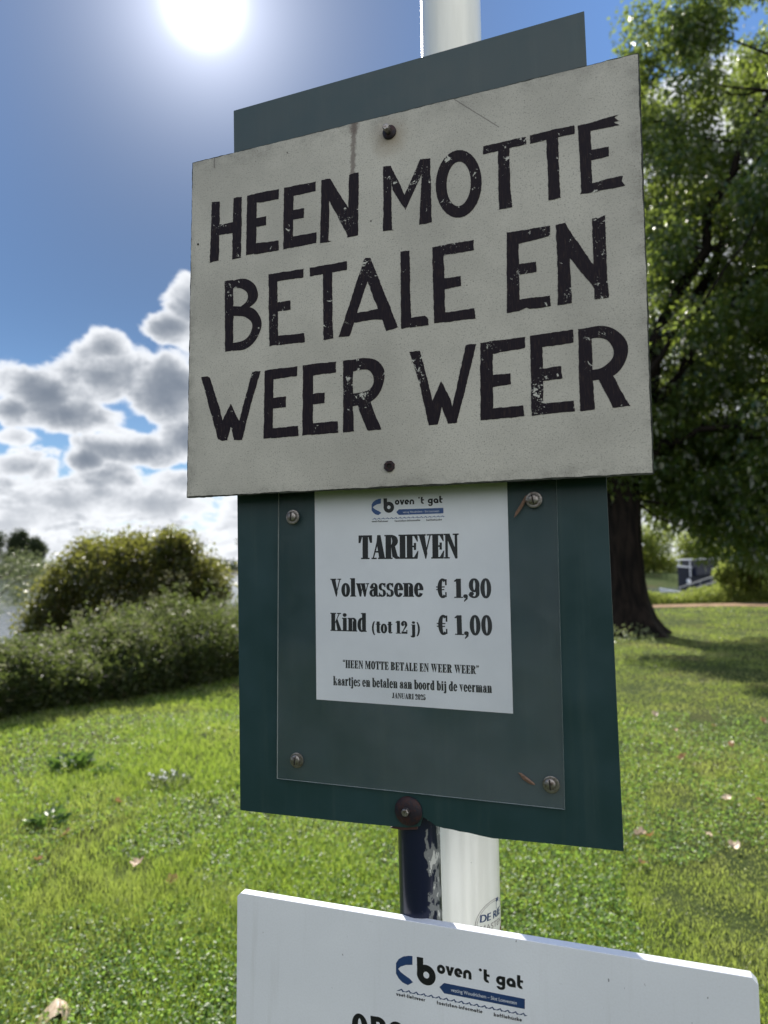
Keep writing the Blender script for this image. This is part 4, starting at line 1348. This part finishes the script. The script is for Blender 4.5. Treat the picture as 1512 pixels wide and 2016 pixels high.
# ---- dark shrub on the river bank at the left
def at_depth(px, py, Yd):
    d = ray(px, py)
    return EYE + d * (Yd / d[1])


bx, by = -4.6, 14.0
bz = float(ground_z(bx, by))
bl = []
for (px, py, rr, rz) in ((110, 1190, .45, .5), (150, 1140, .5, .5), (210, 1120, .55, .55), (270, 1125, .55, .6), (320, 1115, .55, .6), (375, 1130, .5, .55), (415, 1155, .35, .45), (150, 1200, .55, .5), (230, 1190, .65, .6), (310, 1190, .65, .6), (385, 1190, .5, .5), (90, 1235, .4, .4), (200, 1245, .7, .5), (300, 1240, .7, .5), (255, 1085, .3, .28), (180, 1095, .3, .25), (345, 1080, .28, .25)):
    p = at_depth(px, py, 14.0 + rng.uniform(-.4, .4)) - np.array([bx, by, bz])
    bl.append((*p, rr * 1.05, rr * 1.2, rz))
sb = bush("riverside_shrub", "dark rounded shrub with yellowish leafy tops behind the weeds at the left", "shrub", (bx, by, bz), bl, 2500, .085, .05, M_shrub, 14, 3, .45, up=.35, ragged=.11)
sprigs = []
for k in range(60):
    px = rng.uniform(75, 430)
    p = at_depth(px, 1100 + 55 * ((px - 255) / 185) ** 2 * 1.2 - 18 + rng.uniform(-14, 22), 14.0 + rng.uniform(-.5, .4)) - np.array([bx, by, bz])
    sprigs.append((*p, .07, .07, rng.uniform(.08, .2)))
foliage("sprigs", sprigs, 55, .075, .04, M_shrub, sb, .1, up=.8, ragged=.03)

# ---- pale willow scrub and far trees at the left
wx, wy = -13.4, 18.6
bl = []
for (px, py, rr) in ((10, 1120, .5), (50, 1110, .45), (85, 1125, .4), (20, 1160, .5), (60, 1150, .4), (-40, 1130, .8), (-90, 1150, .8), (-20, 1190, .5), (110, 1120, .25), (40, 1175, .3)):
    p = at_depth(px, py, 19.0) - np.array([wx, wy, -.95])
    bl.append((*p, rr, rr, rr * .8))
bush("willow_bush", "pale silvery willow bush at the water's edge, far left", "bush", (wx, wy, -.95), bl, 560, .10, .024, M_willow, 3, 9, .2, up=.3, ragged=.1)


def far_tree(name, label, base, h, w, m_, n=16, n_per=260, L=.5, group=None, pointed=0.0, seed=0, cut=0.12):
    o = thing(name, label, "tree", base, group)
    r = np.random.default_rng(seed)
    mb = MB(); mb.tube([(0, 0, -.4), (0, 0, h * .3), (0, 0, h * .8)], [h * .03, h * .024, h * .006], 8)
    bl = []
    for k in range(n):
        f = cut + (1 - cut) * r.random()
        ww = w * (1 - pointed * f) * math.sqrt(max(0.05, 1 - (f * 1.0 - .35) ** 2 / .5)) * .8
        a = r.uniform(0, 6.28); q = math.sqrt(r.random()) * ww
        s_ = w * r.uniform(.22, .42) * (1 - .5 * pointed * f)
        bl.append((q * math.cos(a), q * math.sin(a), h * f * .93, s_, s_, s_ * (.9 + pointed * 1.2)))
        limb(mb, (0, 0, h * f * .6), bl[-1][:3], h * .009, h * .002, 0, seed + k, 4, 5)
    mb.build("trunk", M_bark, o, smooth=True)
    foliage("crown", bl, n_per, L, L * .5, m_, o, .3, ragged=L * .55)
    return o


zw = 1.0
for k, (px, h, w, pt, lb) in enumerate(((-12, 22, 13, 0, "dark spreading tree on the far bank, cut by the photo's left edge"),
                                        (36, 21, 8, .4, "dark upright tree second from the left on the far bank"),
                                        (70, 18, 6, .1, "small dark ragged tree right of the upright one on the far bank"))):
    d = at_depth(px, 1110, 352)
    far_tree("bank_tree", lb, (d[0], 352, zw), h, w, M_dark, 30, 420, 1.05, "dark trees across the water at the left", pt, 30 + k)
d = at_depth(325, 1100, 358)
far_tree("slender_tree", "slender pointed dark tree rising behind the riverside shrub", (d[0], 358, zw), 22, 4.2, M_dark, 18, 200, 1.1, None, .9, 41)
d = at_depth(500, 1100, 352)
far_tree("hidden_tree", "tree mostly hidden behind the green board, twigs showing at its left edge", (d[0], 352, zw), 20, 10, M_dark, 16, 220, 1.0, None, .0, 44)

# far wood along the opposite shore (one mass)
n = 26000
px_ = rng.uniform(-480, 110, n); hh = np.abs(rng.normal(size=n)) * 1.6 * (0.6 + .5 * np.sin(px_ * .09) ** 2 + .4 * np.sin(px_ * .031 + 1) ** 2)
P = np.stack([px_, 352 + rng.uniform(-10, 25, n), 1.2 + np.minimum(hh, 5.0)], 1)
o = leaves("far_wood", P, rng.normal(size=(n, 3)), rng.normal(size=(n, 3)), 1.6 * rng.uniform(.6, 1.3, n), 1.1, M_dark)
tag(o, "low band of distant trees along the opposite shore", kind="stuff")

# ---- tall weeds along the bank (one mass)
def bank_at(s_along, off):
    seg_l = np.linalg.norm(np.diff(BANK, axis=0), axis=1); cum = np.concatenate([[0], np.cumsum(seg_l)])
    k = np.clip(np.searchsorted(cum, s_along) - 1, 0, len(seg_l) - 1)
    a, b_ = BANK[k], BANK[k + 1]
    tt = ((s_along - cum[k]) / seg_l[k])[:, None]
    d = (b_ - a) / seg_l[k][:, None]
    nv = np.stack([-d[:, 1], d[:, 0]], 1)
    return a + (b_ - a) * tt + nv * off[:, None]


seg_l = np.linalg.norm(np.diff(BANK, axis=0), axis=1); cum = np.concatenate([[0], np.cumsum(seg_l)])
s0, s1 = cum[1] + 2.0, cum[4] + 2.0
ns = 7600
sa = rng.uniform(s0, s1, ns); off = rng.uniform(-1.15, .9, ns)
XY = bank_at(sa, off)
hs = (0.40 + .56 * np.clip((XY[:, 1] - 6.5) / 4.5, 0, 1)) * rng.uniform(.72, 1.12, ns) * (1 + .15 * np.sin(sa * 2.1) + .12 * np.sin(sa * 4.7 + 1) + .10 * np.sin(sa * 9.1 + off * 3)) * np.where(rng.random(ns) < .05, 1.3, 1) * np.where(off < -.9, .8, 1)
zg = ground_z(XY[:, 0], XY[:, 1])
Pl, Al, Ll, Wl, Ml = [], [], [], [], []
for i in range(ns):
    k = 40
    f = rng.random(k) ** .9
    lean = rng.normal(size=2) * .16
    p = np.stack([XY[i, 0] + lean[0] * f * hs[i], XY[i, 1] + lean[1] * f * hs[i], zg[i] + f * hs[i]], 1)
    a = np.stack([rng.normal(size=k), rng.normal(size=k), rng.uniform(.1, 1.7, k)], 1)
    Pl.append(p + rng.normal(size=(k, 3)) * .035); Al.append(a); Ll.append(rng.uniform(.05, .13, k)); Wl.append(rng.uniform(.014, .034, k)); Ml.append(np.zeros(k, int))
    if rng.random() < .22:
        k = 16
        p = np.stack([XY[i, 0] + lean[0] * hs[i] + rng.normal(size=k) * .04, XY[i, 1] + lean[1] * hs[i] + rng.normal(size=k) * .04, zg[i] + hs[i] * rng.uniform(.92, 1.08, k)], 1)
        Pl.append(p); Al.append(rng.normal(size=(k, 3)) + np.array([0, 0, .7])); Ll.append(np.full(k, .035)); Wl.append(np.full(k, .018)); Ml.append(np.ones(k, int))
P = np.concatenate(Pl)
o = leaves("bank_weeds", P, np.concatenate(Al), rng.normal(size=P.shape) + np.array([0, 0, .6]), np.concatenate(Ll), np.concatenate(Wl), [M_weed, M_seedhead], np.concatenate(Ml))
tag(o, "dense belt of tall weeds and seed heads along the river bank", kind="stuff")

# ---- background right: shrubs, low growth, boats, gangway
bl = []
for (px, py, rr) in ((1480, 1075, 1.0), (1450, 1105, .7), (1500, 1100, 1.0), (1428, 1130, .45), (1458, 1150, .8), (1500, 1160, .9), (1540, 1090, 1.3), (1600, 1110, 1.3), (1420, 1168, .4), (1570, 1150, 1.0), (1460, 1050, .6), (1520, 1040, .9)):
    p = at_depth(px, py, 25.5 + rng.uniform(-.5, .5)) - np.array([13.0, 25.6, 0])
    bl.append((*p, rr * .72, rr * .8, rr * .66))
bush("garden_bush", "yellow-green bush touched with orange, at the right edge beyond the path", "bush", (13.0, 25.6, 0), bl, 2400, .12, .07, M_sunny, 12, 5, .5, zmin=-.05, ragged=.06)
n = 15000
xx = rng.uniform(6.0, 14.0, n); yy = rng.uniform(25.0, 26.4, n)
P = np.stack([xx, yy, ground_z(xx, yy) + rng.random(n) ** 1.3 * (.42 + .12 * np.sin(xx * 2.3))], 1)
o = leaves("low_growth", P, rng.normal(size=(n, 3)) + np.array([0, 0, .8]), rng.normal(size=(n, 3)), .11 * rng.uniform(.6, 1.3, n), .05, M_sunny)
tag(o, "strip of low yellow-green growth behind the path", kind="stuff")

for k, (px, h, w, lb) in enumerate(((1285, 4.6, 3.2, "yellow-green tree across the harbour, just right of the big trunk"), (1355, 3.9, 2.8, "middle one of the yellow-green trees across the harbour"),
                                    (1430, 5.2, 3.4, "taller yellow-green tree behind the bush across the harbour"), (1520, 6.4, 4.0, "tallest tree across the harbour, at the right edge"), (1200, 6.0, 4, "tree across the harbour hidden by the big trunk"))):
    d = at_depth(px, 1100, 74)
    far_tree("harbour_tree", lb, (d[0], 74, .1), h, w, M_sunny if k != 3 else M_shrub, 16, 320, .36, "trees across the harbour", 0, 60 + k, .08)

M_hull = plain("navy_boat_paint", (0.006, 0.010, 0.028), 0.35, var=.15, scale=3)
M_trim = plain("white_boat_trim", (0.72, 0.74, 0.78), 0.4, var=.08, scale=3)
M_glass = plain("dark_cabin_glass", (0.02, 0.025, 0.03), 0.1, var=.1)


def boat(label, base, rz, L, Bm, hb, hull_m, cabin=True, group=None):
    o = thing("moored_boat", label, "boat", base, group)
    o.rotation_euler = (0, 0, rz)
    st_n, mb = 12, MB()
    secs = []
    for i in range(st_n + 1):
        f = i / st_n
        hw = Bm / 2 * (math.sin(min(1, f * 1.9 + .02) * math.pi / 2)) * (1 if f < .8 else 1 - .25 * (f - .8) / .2)
        sh = hb * (1 + .32 * (1 - f) ** 2)
        x = f * L
        secs.append([(x + .2 * (1 - f), -hw * .35, -.35), (x, -hw * .9, hb * .35), (x, -hw, sh), (x, hw, sh), (x, hw * .9, hb * .35), (x + .2 * (1 - f), hw * .35, -.35)])
    b = 0
    for s_ in secs: mb.v += s_
    for i in range(st_n):
        for k in range(6):
            k2 = (k + 1) % 6
            mb.f.append((i * 6 + k, (i + 1) * 6 + k, (i + 1) * 6 + k2, i * 6 + k2)); mb.mi.append(0)
    mb.f.append(tuple(range(6))); mb.mi.append(0)
    mb.f.append(tuple(range(st_n * 6 + 5, st_n * 6 - 1, -1))); mb.mi.append(0)
    mb.build("hull", hull_m, o)
    mb = MB()
    for sgn in (2, 3):
        mb.tube([np.array(s_[sgn]) + np.array([0, (-.02 if sgn == 2 else .02), .02]) for s_ in secs], [.05] * (st_n + 1), 6)
    mb.build("gunwale", M_trim, o)
    if cabin:
        x0, x1, w_, z0, z1 = L * .10, L * .72, Bm * .36, hb * .95, hb + .88
        mb = MB(); mb.box(x0, x1, -w_, w_, z0, z1); mb.build("cabin", hull_m, o, bevel=.04)
        mb = MB(); mb.box(x0 - .35, x1 + .3, -w_ - .12, w_ + .12, z1 + .003, z1 + .07); mb.build("cabin_roof", M_trim, o, bevel=.03)
        for k in range(4):
            xa = x0 + (x1 - x0) * (.08 + .23 * k)
            mb = MB(); mb.box(xa, xa + (x1 - x0) * .17, -w_ - .012, -w_ + .01, z1 - .52, z1 - .16); mb.build("window", M_glass, o)
        for yy in (-w_ * .75, w_ * .75):
            mb = MB(); mb.tube([(x0 - .28, yy, z0 - .1), (x0 - .28, yy, z1 + .01)], [.035, .035], 8); mb.build("roof_post", M_trim, o)
        fm = MB(); fm.lathe([(.02, -.16), (.11, -.12), (.14, 0), (.11, .12), (.02, .16)], (.35, -.52), 14); f_ = fm.build("fender", M_trim, o, smooth=True); f_.location = (0, -.1, hb * .72)
    return o


d = at_depth(1322, 1130, 46)
boat("navy blue boat with white gunwale and pale cabin roof, moored beyond the lawn", (d[0], 45, -1.0), R(6), 7.5, 2.4, 1.55, M_hull)
d = at_depth(1292, 1140, 42)
boat("small open white boat moored left of the navy one", (d[0], 41.5, -1.0), R(12), 1.1, .8, .62, M_trim, False)

M_rail = plain("grey_galvanised_rail", (0.25, 0.26, 0.27), 0.5, .6, var=.2)
t = thing("gangway", "grey sloping gangway rail leading down beside the boats", "gangway")
A1, B1 = at_depth(1338, 1168, 37), at_depth(1425, 1140, 33.5)
mb = MB()
for off_ in (0, .28):
    mb.tube([A1 + np.array([0, 0, off_]), B1 + np.array([0, 0, off_])], [.03, .03], 8)
mb.build("handrail", M_rail, t)
for k in range(5):
    p = A1 + (B1 - A1) * k / 4
    mb = MB(); mb.tube([p + np.array([0, 0, -.75]), p + np.array([0, 0, .29])], [.022, .022], 6); mb.build("baluster", M_rail, t)
mb = MB()
side_v = np.array([.45, .7, 0])
q0, q1 = A1 + np.array([0, 0, -.7]), B1 + np.array([0, 0, -.7])
for dz in (0, -.06):
    mb.poly([q0 + np.array([0, 0, dz]), q1 + np.array([0, 0, dz]), q1 + side_v + np.array([0, 0, dz]), q0 + side_v + np.array([0, 0, dz])])
mb.build("deck", M_rail, t)

# ---- nettles and pale flowers at the trunk's foot
n = 1500
aa = rng.uniform(0, 6.28, n); rr = 1.0 + 1.1 * rng.random(n) ** 1.7
P = np.stack([TX0 + rr * np.cos(aa) * 1.05, TY0 + rr * np.sin(aa), np.zeros(n)], 1)
k = (P[:, 0] < TX0 + .1)
P = P[k]; n = len(P)
P[:, 2] = ground_z(P[:, 0], P[:, 1]) + rng.random(n) * .30 * np.clip(1.9 - rr[k], .15, .9)
o = leaves("undergrowth", P, rng.normal(size=(n, 3)) + np.array([0, 0, .9]), rng.normal(size=(n, 3)), .09 * rng.uniform(.6, 1.4, n), .045, M_willow)
tag(o, "pale weedy growth round the foot of the big trunk", kind="stuff")

# ---- grass
M_grass, N = mat("backlit_grass_blades")
g = N.n('ShaderNodeNewGeometry')
r_ = g.outputs['Random Per Island']
pos = g.outputs['Position']
c = N.ramp(r_, [(0, (0.046, 0.108, 0.024)), (.35, (0.092, 0.180, 0.028)), (.68, (0.145, 0.235, 0.040)), (.86, (0.21, 0.28, 0.070)), (1.0, (0.30, 0.30, 0.16))])
p1 = N.noise(pos, 0.8, 4.0, .6); p2 = N.noise(pos, 2.6, 4.0, .6)
pxs, pys, pzs = N.xyz(pos)
dry = N.m('ADD', N.ss(p1, .44, .64), N.ss(pxs, .0, 2.0, -.10, .42))
c = N.mix(N.m('MULTIPLY', dry, .72, clamp=True), c, (0.25, 0.235, 0.125))
c = N.mix(N.m('MULTIPLY', N.ss(p2, .55, .72), .55), c, (0.045, 0.12, 0.03))
tr_n = N.n('ShaderNodeBsdfTranslucent'); N.put(tr_n.inputs[0], N.mix(.5, c, (0.62, 0.80, 0.09)))
pg = prin(N, c, .33, 0, .6)
mx = N.n('ShaderNodeMixShader'); mx.inputs[0].default_value = .52
N.t.links.new(pg, mx.inputs[1]); N.t.links.new(tr_n.outputs[0], mx.inputs[2]); out(N, mx.outputs[0])


def noise2(x, y, s, seed):
    r = np.random.default_rng(seed); v = 0
    for k in range(5):
        a = r.uniform(0, 6.28); f = s * r.uniform(.6, 1.8)
        v = v + np.sin((x * math.cos(a) + y * math.sin(a)) * f + r.uniform(0, 6.28))
    return v / 5


def scatter(n, r0_, r1_, a0, a1, power=1.0):
    q = rng.random(n)
    rad = r0_ * (r1_ / r0_) ** q if power == 1.0 else r0_ + (r1_ - r0_) * q ** power
    th = R(a0) + (R(a1) - R(a0)) * rng.random(n)
    x, y = rad * np.sin(th), rad * np.cos(th)
    k = bank_sd(x, y) < -.95
    return x[k], y[k], rad[k]


xg, yg, rg_ = scatter(660000, 1.5, 30.0, -50, 48)
dens_ = noise2(xg, yg, 2.2, 1) + .6 * noise2(xg, yg, 6.5, 2)
dens_ = dens_ + .7 * noise2(xg, yg, 17.0, 3) * np.clip(1.4 - rg_ / 8, 0, 1)
keep = ~((yg > 22.5) & (yg < 24.7) & (xg > 4.4)) & (rng.random(len(xg)) < .88 + .55 * dens_) & (np.hypot(xg - TX0, yg - TY0) > .9)
xg, yg, rg_, dens_ = xg[keep], yg[keep], rg_[keep], dens_[keep]
n = len(xg)
zg = ground_z(xg, yg)
tall = np.clip(1 - (xg + .2) / 1.6, .55, 1.15) * np.clip(1.25 - rg_ / 14, .6, 1.2)
hgt = (.030 + .034 * rng.random(n)) * np.clip(1 + .55 * dens_, .3, 2) * tall * (1 + .03 * rg_)
wdt = np.maximum(.0026, .00105 * rg_) * rng.uniform(.7, 1.3, n)
az_ = rng.uniform(0, 6.28, n)
lean = rng.uniform(.1, .95, n)
dx, dy = np.cos(az_), np.sin(az_)
ph = rng.uniform(0, 6.28, n)
bxv, byv = np.cos(ph) * wdt / 2, np.sin(ph) * wdt / 2
z0 = np.zeros(n)
P0 = np.stack([xg, yg, zg - .004], 1); Bv = np.stack([bxv, byv, z0], 1)
Dv = np.stack([dx * lean, dy * lean, z0], 1) * hgt[:, None]
Uv = np.stack([z0, z0, hgt], 1)
V = np.stack([P0 - Bv, P0 + Bv, P0 + Dv * .35 + Uv * .6 + Bv * .8, P0 + Dv * .35 + Uv * .6 - Bv * .8, P0 + Dv + Uv * (1 - .25 * lean[:, None])], 1).reshape(-1, 3)
b = (np.arange(n) * 5)[:, None]
fc = np.concatenate([b + np.array([[0, 1, 2, 3]]), b + np.array([[3, 2, 4]])], 1).ravel()
sizes = np.tile([4, 3], n)
o = fast_mesh("grass", V, fc, sizes, M_grass)
tag(o, "short sunlit lawn grass", kind="stuff")

# clover and small round leaves among the grass
M_clover = leafmat("clover_leaves", [(0.045, 0.10, 0.02), (0.065, 0.135, 0.022), (0.095, 0.18, 0.028), (0.12, 0.22, 0.045), (0.24, 0.30, 0.15)], (0.46, 0.72, 0.12), .46, .45, .4)
xc, yc, rcx = scatter(150000, 1.7, 8.5, -46, 46)
kk = (noise2(xc, yc, 1.7, 5) + .4 * noise2(xc, yc, 5, 6) > np.where(xc < 0, -.25, .10)) | (rcx < 3.6) & (xc < 0)
xc, yc, rcx = xc[kk], yc[kk], rcx[kk]
n = len(xc)
P = np.stack([xc, yc, ground_z(xc, yc) + rng.uniform(.012, .060, n) * np.clip(1.3 - rcx / 7, .45, 1)], 1)
A = np.stack([rng.normal(size=n), rng.normal(size=n), rng.uniform(-.2, .9, n)], 1)
o = leaves("clover", P, A, rng.normal(size=(n, 3)) * .6 + np.array([0, 0, 1.0]), .015 * rng.uniform(.7, 1.3, n) * (1 + .07 * rcx), .010 * (1 + .07 * rcx), M_clover, None, None, .1, .1)
tag(o, "clover and small leaves growing in the lawn", kind="stuff")

# single plants standing out on the lawn
M_dock = leafmat('broad_weed_leaves', [(0.03, 0.07, 0.018), (0.045, 0.095, 0.022), (0.06, 0.12, 0.03)], (0.25, 0.42, 0.06), .35, .4, .6)
M_glint = plain("white_glint_heads", (0.80, 0.80, 0.76), .6, var=.1)


def weed(name, label, cat, px, py, rad, h, n, m_, L, heads=0, seed=0):
    d = ray(px, py); tt = -EYE[2] / d[2]
    p = EYE + d * tt
    z = float(ground_z(p[0], p[1]))
    o = thing(name, label, cat, (p[0], p[1], z))
    a = rng.uniform(0, 6.28, n); q = rad * np.sqrt(rng.random(n))
    P = np.stack([q * np.cos(a), q * np.sin(a), rng.random(n) * h * (1 - .5 * (q / rad) ** 2)], 1)
    A = np.stack([np.cos(a), np.sin(a), rng.uniform(.2, 1.3, n)], 1) + rng.normal(size=(n, 3)) * .3
    leaves("leaves", P, A, rng.normal(size=(n, 3)) + np.array([0, 0, 1.0]), L * rng.uniform(.6, 1.2, n), L * .45, m_, None, o)
    if heads:
        mb = MB()
        for k in range(heads):
            a_ = rng.uniform(0, 6.28); q_ = rad * math.sqrt(rng.random()); hh_ = h * rng.uniform(.8, 1.25)
            x_, y_ = q_ * math.cos(a_), q_ * math.sin(a_)
            mb.tube([(x_ * .8, y_ * .8, 0), (x_, y_, hh_)], [.0015, .0012], 4)
            mb.lathe([(.002, hh_), (.009, hh_ + .004), (.010, hh_ + .009), (.006, hh_ + .016), (.001, hh_ + .017)], (x_, y_), 7, 1)
        mb.build("glint_heads", [M_stem, M_glint], o)['kind'] = 'stuff'
    return o


weed("glinting_weed", "low pale weed clump topped with white heads standing in for a glint, left lawn", "weed", 335, 1562, .15, .08, 200, M_willow, .045, 12)  # the white heads paint in a glint on the plant
weed("dandelion_plant", "dark green leafy weed below the tall bank weeds, left lawn", "weed", 140, 1527, .13, .12, 110, M_dock, .10)
weed("dandelion_plant", "dark leafy weed close to the photo's left edge, nearer than the other", "weed", 96, 1642, .10, .08, 80, M_dock, .075)
weed("dandelion_plant", "small leafy weed just left of the white-topped clump", "weed", 208, 1540, .08, .06, 60, M_dock, .06)

# fallen leaves
M_fallen, N = mat("dry_fallen_leaf")
oc = N.n('ShaderNodeTexCoord').outputs['Object']
a1 = N.noise(oc, 40.0, 5.0, .7)
c = N.mix(N.ss(a1, .35, .65), (0.42, 0.25, 0.12), (0.30, 0.15, 0.06))
tl_ = N.n('ShaderNodeBsdfTranslucent'); N.put(tl_.inputs[0], (0.5, 0.3, 0.12, 1))
mx = N.n('ShaderNodeMixShader'); mx.inputs[0].default_value = .25
N.t.links.new(prin(N, c, .45, 0, .5), mx.inputs[1]); N.t.links.new(tl_.outputs[0], mx.inputs[2]); out(N, mx.outputs[0])
M_pale, N = mat("dry_leaf_underside")
oc = N.n('ShaderNodeTexCoord').outputs['Object']
a1 = N.noise(oc, 55.0, 5.0, .7)
out(N, prin(N, N.mix(N.ss(a1, .35, .65), (0.62, 0.50, 0.36), (0.46, 0.33, 0.20)), .5, 0, .4))


def dry_leaf(name, label, loc, size, rot, tilt, curl, m_, group=None, seed=0, cast=None):
    r = random.Random(seed)
    o = thing(name, label, "leaf", loc, group)
    o.rotation_euler = (tilt, .2, rot)
    n_a, n_r = 30, 5
    mb = MB(); mb.v.append((0, 0, 0))
    for j in range(1, n_r + 1):
        for k in range(n_a):
            a = 2 * math.pi * k / n_a
            rad = (.62 + .30 * abs(math.cos(2.5 * (a - math.pi / 2))) + .08 * math.cos(11 * a)) * size * .5
            x, y = rad * math.cos(a) * j / n_r, rad * math.sin(a) * j / n_r
            z = curl * (abs(x) / size * 2) ** 1.6 * size * .8 + curl * .35 * size * (y / size * 2) ** 2 + r.uniform(-1, 1) * .012 * size - .04 * size * math.cos(a * 5) * (j / n_r)
            mb.v.append((x, y, z))
    for k in range(n_a):
        mb.f.append((0, 1 + k, 1 + (k + 1) % n_a)); mb.mi.append(0)
    for j in range(1, n_r):
        for k in range(n_a):
            k2 = (k + 1) % n_a
            mb.f.append((1 + (j - 1) * n_a + k, 1 + j * n_a + k, 1 + j * n_a + k2, 1 + (j - 1) * n_a + k2)); mb.mi.append(0)
    mb.build("blade", m_, o, smooth=True)
    mb = MB(); mb.tube([(0, 0, .001), (0, -size * .35, curl * .06 * size), (.02 * size, -size * .75, .05 * size)], [.0018, .0016, .0014], 6)
    mb.build("stalk", M_seed, o)
    return o


d = ray(117, 1980); p = EYE + d * (-(EYE[2] - .05) / d[2])
dry_leaf("fallen_leaf", "large curled pale brown leaf on the grass, bottom left corner", (p[0], p[1], p[2] + .02), .19, R(25), R(-12), -.75, M_pale, None, 4)
lf = None
spots = [(272, 1728), (232, 1605), (1438, 1475), (1440, 1468), (1345, 1500), (1282, 1662), (1443, 1685), (1222, 1690), (1405, 1430), (1262, 1660), (1495, 1590), (1330, 1440), (1288, 1405), (75, 1720), (130, 1668), (1432, 1585), (1265, 1720), (340, 1760), (1395, 1660), (1500, 1420)]
import itertools
for k, (px, py) in enumerate(spots):
    d = ray(px, py); p = EYE + d * (-EYE[2] / d[2])
    dry_leaf("fallen_leaf", "small dry brown leaf lying in the lawn grass", (p[0], p[1], float(ground_z(p[0], p[1])) + .035), rng.uniform(.05, .085), rng.uniform(0, 6.28), rng.uniform(-.7, .7), rng.uniform(.2, .6), M_fallen if k % 3 else M_pale, "small fallen leaves scattered over the lawn", k)

# ---- the wood at the viewer's back, which the clear cover and the glossy panels mirror
n = 42000
cx_, cy_ = -9.5, -11.5
a_ = rng.uniform(-13, 13, n)
hx = rng.random(n) ** .8
top_h = 4.6 + 1.0 * np.sin(a_ * .6) + .9 * np.sin(a_ * 1.7 + 1)
P = np.stack([cx_ + a_ * .76 + rng.normal(size=n) * .6, cy_ - a_ * .65 + rng.normal(size=n) * .6, hx * top_h], 1)
o = leaves("rear_wood", P, rng.normal(size=(n, 3)), rng.normal(size=(n, 3)), .42 * rng.uniform(.6, 1.3, n), .26, M_dark)
tag(o, "dark wood at the viewer's back, mirrored in the clear cover", kind="stuff")
